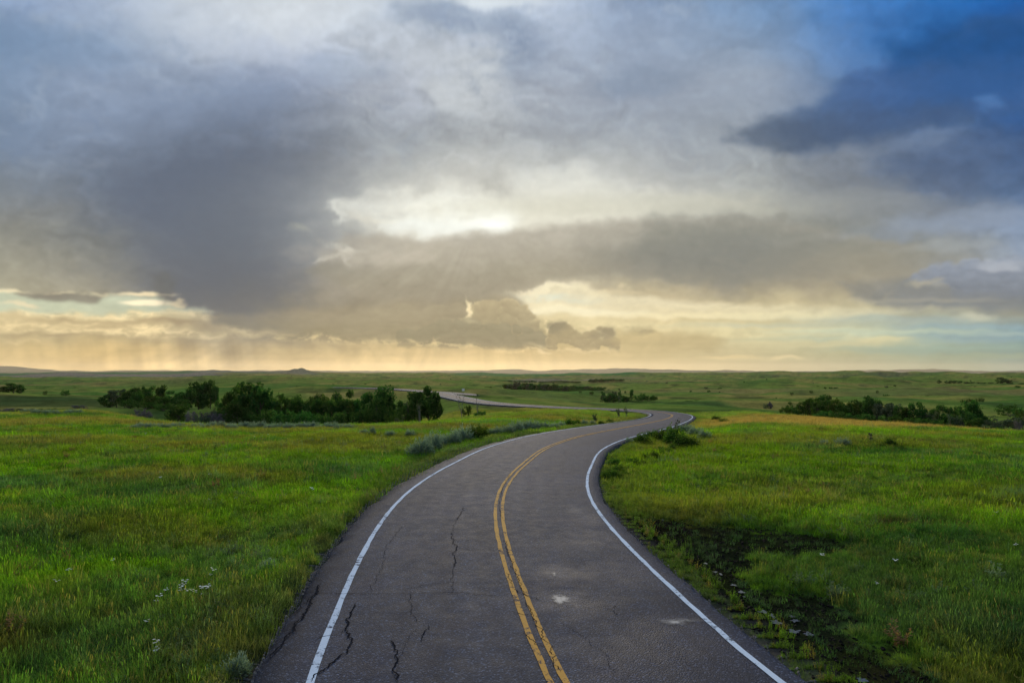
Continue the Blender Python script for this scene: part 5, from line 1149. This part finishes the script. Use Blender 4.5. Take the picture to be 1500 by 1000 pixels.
# ---------------------------------------------------------------- grass, weeds, flowers, gravel (instanced)
def blades_mesh(name, n, hgt, spread, width, seed, lean=.35, droop=.3, seg=2, heads=0, leafy=0):
    rng = np.random.RandomState(seed); V, F, S, T = [], [], [], []; o = 0
    for k in range(n):
        a = rng.uniform(0, 6.28); r = spread * math.sqrt(rng.uniform()); b = np.array([math.cos(a) * r, math.sin(a) * r, -.02])
        h = hgt * rng.uniform(.5, 1.1); la = rng.uniform(0, 6.28); l = lean * rng.uniform(.1, 1) * h; w = width * rng.uniform(.7, 1.3)
        d = np.array([math.cos(la), math.sin(la), 0]); s = np.array([-math.sin(la + rng.uniform(-.6, .6)), math.cos(la + rng.uniform(-.6, .6)), 0])
        for i in range(seg + 1):
            t = i / seg; c = b + np.array([0, 0, h * (t - droop * .35 * t * t)]) + d * l * t * t * 1.3; ww = w * (1 - t) ** .7
            if i < seg: V += [c - s * ww / 2, c + s * ww / 2]; T += [t, t]
            else: V += [c]; T += [1.]
        for i in range(seg - 1): F += [o + 2 * i, o + 2 * i + 1, o + 2 * i + 3, o + 2 * i + 2]; S.append(4)
        F += [o + 2 * seg - 2, o + 2 * seg - 1, o + 2 * seg]; S.append(3); o += 2 * seg + 1
        if k < heads:
            c = V[-1]; up = np.array([d[0] * .3, d[1] * .3, 1]) * .05 * hgt / .4
            V += [c - s * .004 - up * .4, c + s * .004 - up * .4, c + s * .006 + up * .6, c - s * .003 + up]; T += [1.6] * 4; F += [o, o + 1, o + 2, o + 3]; S.append(4); o += 4
        for q in range(leafy):
            t = rng.uniform(.25, 1); c = b + np.array([0, 0, h * t * .9]) + d * l * t * t * 1.3; e = rng.normal(size=3); e[2] = abs(e[2]) * .5; e /= np.linalg.norm(e); f = np.cross(e, [0, 0, 1.]); f /= np.linalg.norm(f) + 1e-6; L_ = rng.uniform(.02, .045) * hgt / .35
            V += [c, c + e * L_ * .5 + f * L_ * .22, c + e * L_, c + e * L_ * .5 - f * L_ * .22]; T += [t * .6] * 4; F += [o, o + 1, o + 2, o + 3]; S.append(4); o += 4
    me = mesh_np(name, np.array(V), F, S, [M['grass']], False, {'tip': ('FLOAT', np.array(T))})
    return me
def scatter(name, me_list, P, scale, tint, kind_label, variants=None, tilt=.12, seed=0):
    """one object whose geometry nodes place the given clumps on the points"""
    rng = np.random.RandomState(seed); n = len(P)
    rot = np.stack([rng.normal(0, tilt, n), rng.normal(0, tilt, n), rng.uniform(0, 6.28, n)], 1)
    pm = mesh_np(name, P, [], [], [], False, {'srot': ('FLOAT_VECTOR', rot), 'tint': ('FLOAT_COLOR', np.c_[tint, np.ones(n)]), 'ssc': ('FLOAT_VECTOR', scale), 'pick': ('FLOAT', (variants if variants is not None else rng.randint(0, len(me_list), n)).astype(float))})
    o = obj(name, pm)
    ng = bpy.data.node_groups.new(name + '_scatter', 'GeometryNodeTree')
    ng.interface.new_socket('Geometry', in_out='INPUT', socket_type='NodeSocketGeometry'); ng.interface.new_socket('Geometry', in_out='OUTPUT', socket_type='NodeSocketGeometry')
    N = ng.nodes.new; L = ng.links.new; gi = N('NodeGroupInput'); go = N('NodeGroupOutput')
    def attr(nm, typ): a = N('GeometryNodeInputNamedAttribute'); a.data_type = typ; a.inputs[0].default_value = nm; return a.outputs[0]
    join = N('GeometryNodeJoinGeometry')
    for k, me in enumerate(me_list):
        src = SRC[me.name]
        oi = N('GeometryNodeObjectInfo'); oi.inputs[0].default_value = src
        cmp_ = N('FunctionNodeCompare'); cmp_.data_type = 'FLOAT'; cmp_.operation = 'EQUAL'; L(attr('pick', 'FLOAT'), cmp_.inputs[0]); cmp_.inputs[1].default_value = float(k); cmp_.inputs['Epsilon'].default_value = .1
        ip = N('GeometryNodeInstanceOnPoints'); L(gi.outputs[0], ip.inputs['Points']); L(cmp_.outputs[0], ip.inputs['Selection']); L(oi.outputs['Geometry'], ip.inputs['Instance'])
        er = N('FunctionNodeEulerToRotation'); L(attr('srot', 'FLOAT_VECTOR'), er.inputs[0]); L(er.outputs[0], ip.inputs['Rotation']); L(attr('ssc', 'FLOAT_VECTOR'), ip.inputs['Scale'])
        L(ip.outputs[0], join.inputs[0])
    L(join.outputs[0], go.inputs[0])
    md_ = o.modifiers.new('scatter', 'NODES'); md_.node_group = ng
    tag(o, kind_label, None, None, 'stuff'); return o
SRC = {}
def source(me, kind='stuff'):
    """the plant each scatter copies; stands once in the open, behind the viewer"""
    k = len(SRC); x = -14 - (k % 4) * 1.1; y = -6 - (k // 4) * 1.4
    o = obj(me.name, me); SRC[me.name] = o; o.location = (x, y, float(land(np.array([x]), np.array([float(y)]))[0])); tag(o, None, None, None, 'stuff'); return me
G = [source(blades_mesh('grass_tuft', 46, .30, .24, .011, 1, .5, heads=2)), source(blades_mesh('tall_grass_tuft', 34, .46, .20, .010, 2, .45, heads=6)), source(blades_mesh('dense_grass_tuft', 60, .24, .28, .013, 3, .7)),
     source(blades_mesh('leafy_weed', 12, .34, .15, .012, 4, .4, leafy=16)), source(blades_mesh('tall_leafy_weed', 7, .52, .10, .012, 5, .25, leafy=26)),
     source(blades_mesh('grass_mat', 100, .17, .75, .024, 6, .7, seg=1)), source(blades_mesh('tall_grass_mat', 80, .27, .75, .022, 7, .6, seg=1))]
def fan_points(n, d0, d1, seed, amax=41.5, power=1.):
    """random points in front, between two distances; power 1 = even per ring width"""
    rng = np.random.RandomState(seed); u = rng.uniform(size=n)
    r = (d0 ** (power) + u * (d1 ** power - d0 ** power)) ** (1 / power); a = np.radians(rng.uniform(-amax, amax, n)); return np.sin(a) * r, np.cos(a) * r
def build_grass():
    for name, n, d0, d1, kinds, seed, sc_, label, pw in [
            ('near_grass', 62000, 6.0, 27, (0, 1, 2, 3), 61, 1.0, 'green and dry prairie grass on both sides of the near road', 1.8),
            ('meadow_grass', 60000, 25, 68, (5, 6, 0, 3), 62, 1.0, 'prairie grass over the fields either side of the bend', 1.6),
            ('crest_grass', 36000, 66, 150, (5, 6), 63, 1.1, 'grass on the crests of the fields and around the far bend', 1.4)]:
        x, y = fan_points(n, d0, d1, seed, power=pw); rng = np.random.RandomState(seed + 5)
        d, rz, k = road_dist(x, y); edge = np.where(k > 0, 3.82, 4.72) + .12 + .22 * fbm(x / .8, y / .8, 3, 71)
        mud = mud_mask(x, y); pd = road_dist(x, y, PC)[0]
        bare = np.exp(-(((x - 12.3) / 1.5) ** 2 + ((y - 21.0) / .6) ** 2)) * (y < 40)
        vg = np.exp(-((d - edge - .95) / .45) ** 2) * (k < 0) * sstep(.0, .45, fbm(x / 1.6, y / 1.6, 3, 75) + .15)
        keep = (d > edge) & ((y > 26) | (rng.uniform(size=n) > .9 * sstep(.02, .2, mud))) & (rng.uniform(size=n) > mud * .93) & (rng.uniform(size=n) > bare * .8) & (rng.uniform(size=n) > vg * .85) & (pd > 8)
        x, y, d, k, mud = x[keep], y[keep], d[keep], k[keep], mud[keep]; n = len(x); rng = np.random.RandomState(seed + 6)
        z = land(x, y); c, _ = land_colour(x, y)
        patch = fbm(x / 5, y / 5, 4, 72)
        tint = c * rng.uniform(.6, 1.6, (n, 1)) * rng.uniform(.88, 1.12, (n, 3)); dry = rng.uniform(size=n) < .10 + .12 * sstep(0, .6, fbm(x / 8, y / 8, 3, 73)); tint[dry] = tint[dry] * .4 + np.array([.27, .21, .08]) * .7
        blue = rng.uniform(size=n) < .05 + .16 * sstep(.2, .7, fbm(x / 4, y / 4, 3, 76)); tint[blue] = tint[blue] * .4 + np.array([.12, .20, .12]) * .6
        if d1 < 30: tint = np.where((mud > .3)[:, None], tint * .3 + np.array([.03, .055, .022]) * .7, tint)
        rad = np.clip(1 - (d - 4.0) / 2.2, 0, 1)                                  # verge: fresher and shorter at the asphalt
        tint = tint * (1 - .5 * rad[:, None]) + np.array([.11, .19, .018]) * (.5 * rad[:, None]) * rng.uniform(.7, 1.4, (n, 1))
        tint[:, 1] *= 1.05
        s = (.85 if d0 < 20 else 1.) * sc_ * rng.uniform(.65, 1.35, n) * (1 + .30 * patch) * (1 - .45 * np.clip(1 - (d - 4.0) / .9, 0, 1)); s = np.clip(s, .3, 2)
        if d0 < 20:
            nm = np.maximum.reduce([1 - sstep(.8, 2.2, np.sqrt(((x - cx) / rx) ** 2 + ((y + 1.6 - cy) / (ry + 1.2)) ** 2)) for cx, cy, rx, ry in MUD_SPOTS]); s = s * (1 - .3 * nm); tint = tint * (1 - .4 * nm[:, None]) + np.array([.035, .075, .028]) * (.4 * nm[:, None]) * rng.uniform(.4, 1.8, (n, 1))
        vr = rng.choice(len(kinds), n, p={4: [.42, .2, .28, .10] if d0 < 20 else [.42, .30, .14, .14], 2: [.6, .4]}[len(kinds)])
        if d0 < 20: vr[(rng.uniform(size=n) < .5 * sstep(.1, .6, fbm(x / 3, y / 3, 3, 78)) * (x > 4)) ] = 3
        P = np.stack([x, y, z - .02], 1); scatter(name, [G[i] for i in kinds], P, np.stack([s, s, s * rng.uniform(.8, 1.2, n)], 1), np.clip(tint, .005, .5), label, vr, seed=seed)
    # yellow-green forbs lining the right-hand asphalt edge
    rng = np.random.RandomState(91); n = 2600; s_ = rng.uniform(52, 130, n); k = np.searchsorted(RS, s_).clip(0, len(RS) - 1); off = 3.98 + np.abs(rng.normal(0, .38, n)) + .15 * fbm(s_ / 2, s_ * 0, 3, 92)
    x = RC[k, 0] + RN[k, 0] * off; y = RC[k, 1] + RN[k, 1] * off; z = land(x, y); c = np.array([.115, .22, .014]) * rng.uniform(.6, 1.3, (n, 1)); c[rng.uniform(size=n) < .15] = (.22, .19, .04)
    s = rng.uniform(.35, .75, n) * np.clip((off - 3.8) / .7, .45, 1); scatter('verge_weeds', [G[4], G[3]], np.stack([x, y, z - .02], 1), np.stack([s, s, s], 1), c, 'yellow-green weeds lining the right edge of the road', seed=93)
    # pale leafy forbs on the left verge
    n = 1300; s_ = rng.uniform(52, 110, n); k = np.searchsorted(RS, s_).clip(0, len(RS) - 1); off = -(4.9 + np.abs(rng.normal(0, .9, n))); keep = fbm(s_ / 3, off / 1.2, 3, 94) > -.05
    x = (RC[k, 0] + RN[k, 0] * off)[keep]; y = (RC[k, 1] + RN[k, 1] * off)[keep]; n = len(x); z = land(x, y); c = np.array([.10, .19, .07]) * rng.uniform(.6, 1.25, (n, 1))
    s = rng.uniform(.4, .85, n); scatter('verge_forbs', [G[3], G[4]], np.stack([x, y, z - .02], 1), np.stack([s, s, s], 1), c, 'pale grey-green leafy weeds along the left verge', seed=95)
    # scattered forbs and dead stalks over the fields
    n = 9000; x, y = fan_points(n, 14, 72, 97, power=1.5); d, _, kk = road_dist(x, y); cl = fbm(x / 4.5, y / 4.5, 4, 98); keep = (d > 6) & (rng.uniform(size=n) < .15 + .75 * sstep(.05, .45, cl)) & (mud_mask(x, y) < .2); x, y = x[keep], y[keep]; n = len(x); z = land(x, y)
    typ = fbm(x / 7, y / 7, 3, 99) + rng.normal(0, .25, n); c = np.where((typ > .3)[:, None], np.array([.20, .12, .06]), np.where((typ < -.25)[:, None], np.array([.11, .17, .10]), np.array([.045, .11, .022]))) * rng.uniform(.6, 1.4, (n, 1))
    s = rng.uniform(.55, 1.15, n); scatter('meadow_weeds', [G[3], G[4], G[0]], np.stack([x, y, z - .02], 1), np.stack([s * 1.3, s * 1.3, s], 1), c, 'scattered leafy weeds and dead stalks among the field grass', seed=98)
    # dark leafy weeds in the wet ground
    n = 2600; x = rng.uniform(4.5, 12, n); y = rng.uniform(7.5, 24, n); m = mud_mask(x, y); d, _, kk = road_dist(x, y); keep = (d > 4.9) & (rng.uniform(size=n) < .6 - .22 * sstep(.2, .6, m)); x, y = x[keep], y[keep]; n = len(x); z = land(x, y)
    c = np.array([.045, .10, .034]) * rng.uniform(.6, 1.5, (n, 1)); s = rng.uniform(.35, .8, n); scatter('wet_ground_weeds', [G[3], G[2]], np.stack([x, y, z - .02], 1), np.stack([s, s, s * .8], 1), c, 'dark leafy weeds in the wet ground right of the road', seed=96)
build_grass()
# flowers
def flower_mesh():
    bm = bmesh.new()
    for f in range(5):
        a = f * 1.3; cx, cy, cz = .07 * math.cos(a) * (f > 0), .07 * math.sin(a) * (f > 0), .36 + .03 * (f % 3)
        for k in range(6):
            t0, t1 = k * math.pi / 3, (k + .8) * math.pi / 3; v = [bm.verts.new((cx, cy, cz)), bm.verts.new((cx + .032 * math.cos(t0), cy + .032 * math.sin(t0), cz + .008)), bm.verts.new((cx + .038 * math.cos((t0 + t1) / 2), cy + .038 * math.sin((t0 + t1) / 2), cz + .006)), bm.verts.new((cx + .032 * math.cos(t1), cy + .032 * math.sin(t1), cz + .008))]; bm.faces.new(v)
        w = .003; v = [bm.verts.new((cx * .3 - w, cy * .3, 0)), bm.verts.new((cx * .3 + w, cy * .3, 0)), bm.verts.new((cx + w, cy, cz)), bm.verts.new((cx - w, cy, cz))]; fc = bm.faces.new(v); fc.material_index = 1
    me = bpy.data.meshes.new('flower_head'); bm.to_mesh(me); bm.free(); me.materials.append(M['petal']); me.materials.append(M['bush']); return me
def build_flowers():
    fm = source(flower_mesh()); rng = np.random.RandomState(17); pts = []
    for px, py, rx, ry, n in [(265, 878, 26, 9, 16), (302, 876, 8, 4, 7), (312, 852, 7, 9, 3), (228, 892, 7, 5, 4), (213, 930, 8, 4, 2), (226, 963, 14, 12, 3), (240, 702, 8, 4, 4), (308, 704, 4, 2, 2), (210, 640, 10, 2, 4), (380, 642, 22, 2, 9), (462, 724, 16, 2, 5), (330, 735, 60, 40, 4),
                              (1228, 828, 60, 30, 3), (1450, 760, 30, 10, 3), (1300, 850, 60, 20, 2), (120, 830, 80, 50, 3), (80, 900, 60, 60, 2), (980, 640, 6, 3, 1), (1480, 815, 8, 3, 2)]:
        for _ in range((n + 1) // 2): pts.append(on_land(px + rng.normal(0, rx * .5), py + rng.normal(0, ry * .5)))
    P = np.array(pts); n = len(P); s = rng.uniform(.45, .8, n); scatter('wildflowers', [fm], P, np.stack([s, s, s], 1), np.ones((n, 3)) * .8, 'small white wildflowers scattered through the grass', seed=5)
build_flowers()
# loose gravel along the broken edges of the asphalt
def stone_mesh(nm='pebble', mt='stone', seed=3):
    bm = bmesh.new(); bmesh.ops.create_icosphere(bm, subdivisions=1, radius=1); r = random.Random(seed)
    for v in bm.verts: v.co *= r.uniform(.7, 1.15); v.co.z *= .6
    me = bpy.data.meshes.new(nm); bm.to_mesh(me); bm.free(); me.materials.append(M[mt]); return me
def build_gravel():
    sm = source(stone_mesh()); rng = np.random.RandomState(23); n = 34000; s_ = 52 + 60 * rng.uniform(size=n) ** 1.6; k = np.searchsorted(RS, s_).clip(0, len(RS) - 1); left = rng.uniform(size=n) < .7
    off = np.where(left, -(4.4 + np.abs(rng.normal(0, .34, n))), 3.75 + np.abs(rng.normal(0, .15, n))); x = RC[k, 0] + RN[k, 0] * off; y = RC[k, 1] + RN[k, 1] * off; z = np.maximum(land(x, y), np.where(left, RC[k, 2] - .11 - (np.abs(off) - 4.5) * 3., RC[k, 2] - .07 - (off - 3.78) * 3.)) + .005
    s = .009 + .020 * rng.uniform(size=n) ** 2.5; scatter('gravel', [sm], np.stack([x, y, z], 1), np.stack([s, s, s], 1), np.ones((n, 3)) * .2, 'loose dark gravel along the crumbling road edges', seed=6, tilt=1.)
build_gravel()
def build_clods():
    cm = [source(stone_mesh('soil_clod', 'wet_soil', 8))]; rng = np.random.RandomState(41); n = 20000; x = rng.uniform(3.8, 11, n); y = rng.uniform(8, 24, n); m = mud_mask(x, y); d, _, _k = road_dist(x, y)
    keep = (m > .25) & (d > 4.1) & (rng.uniform(size=n) < .35 + .65 * sstep(-.2, .4, fbm(x / .5, y / .5, 3, 43))); x, y = x[keep], y[keep]; n = len(x); s = .010 + .030 * rng.uniform(size=n) ** 2.5; z = land(x, y) + s * .2
    scatter('soil_clods', cm, np.stack([x, y, z], 1), np.stack([s * 1.3, s * 1.1, s], 1), np.ones((n, 3)) * .02, 'black lumpy wet soil in the bare ground right of the road', seed=44, tilt=.5)
build_clods()

# ---------------------------------------------------------------- the air
def build_haze():
    bm = bmesh.new(); bmesh.ops.create_cube(bm, size=1)
    for v in bm.verts: v.co = (v.co.x * 52000, v.co.y * 52000, -120 if v.co.z < 0 else 260)
    me = bpy.data.meshes.new('haze'); bm.to_mesh(me); bm.free()
    t = NT('haze'); pv = t.n('VolumePrincipled'); pv.inputs['Density'].default_value = HAZE_D; pv.inputs['Color'].default_value = (.78, .66, .50, 1); pv.inputs['Anisotropy'].default_value = .5
    o = t.n('OutputMaterial'); t.l(pv.outputs[0], o.inputs['Volume']); me.materials.append(t.m); tag(obj('haze', me), kind='stuff')
HAZE_D = 1.7e-5
if HAZE_D: build_haze()
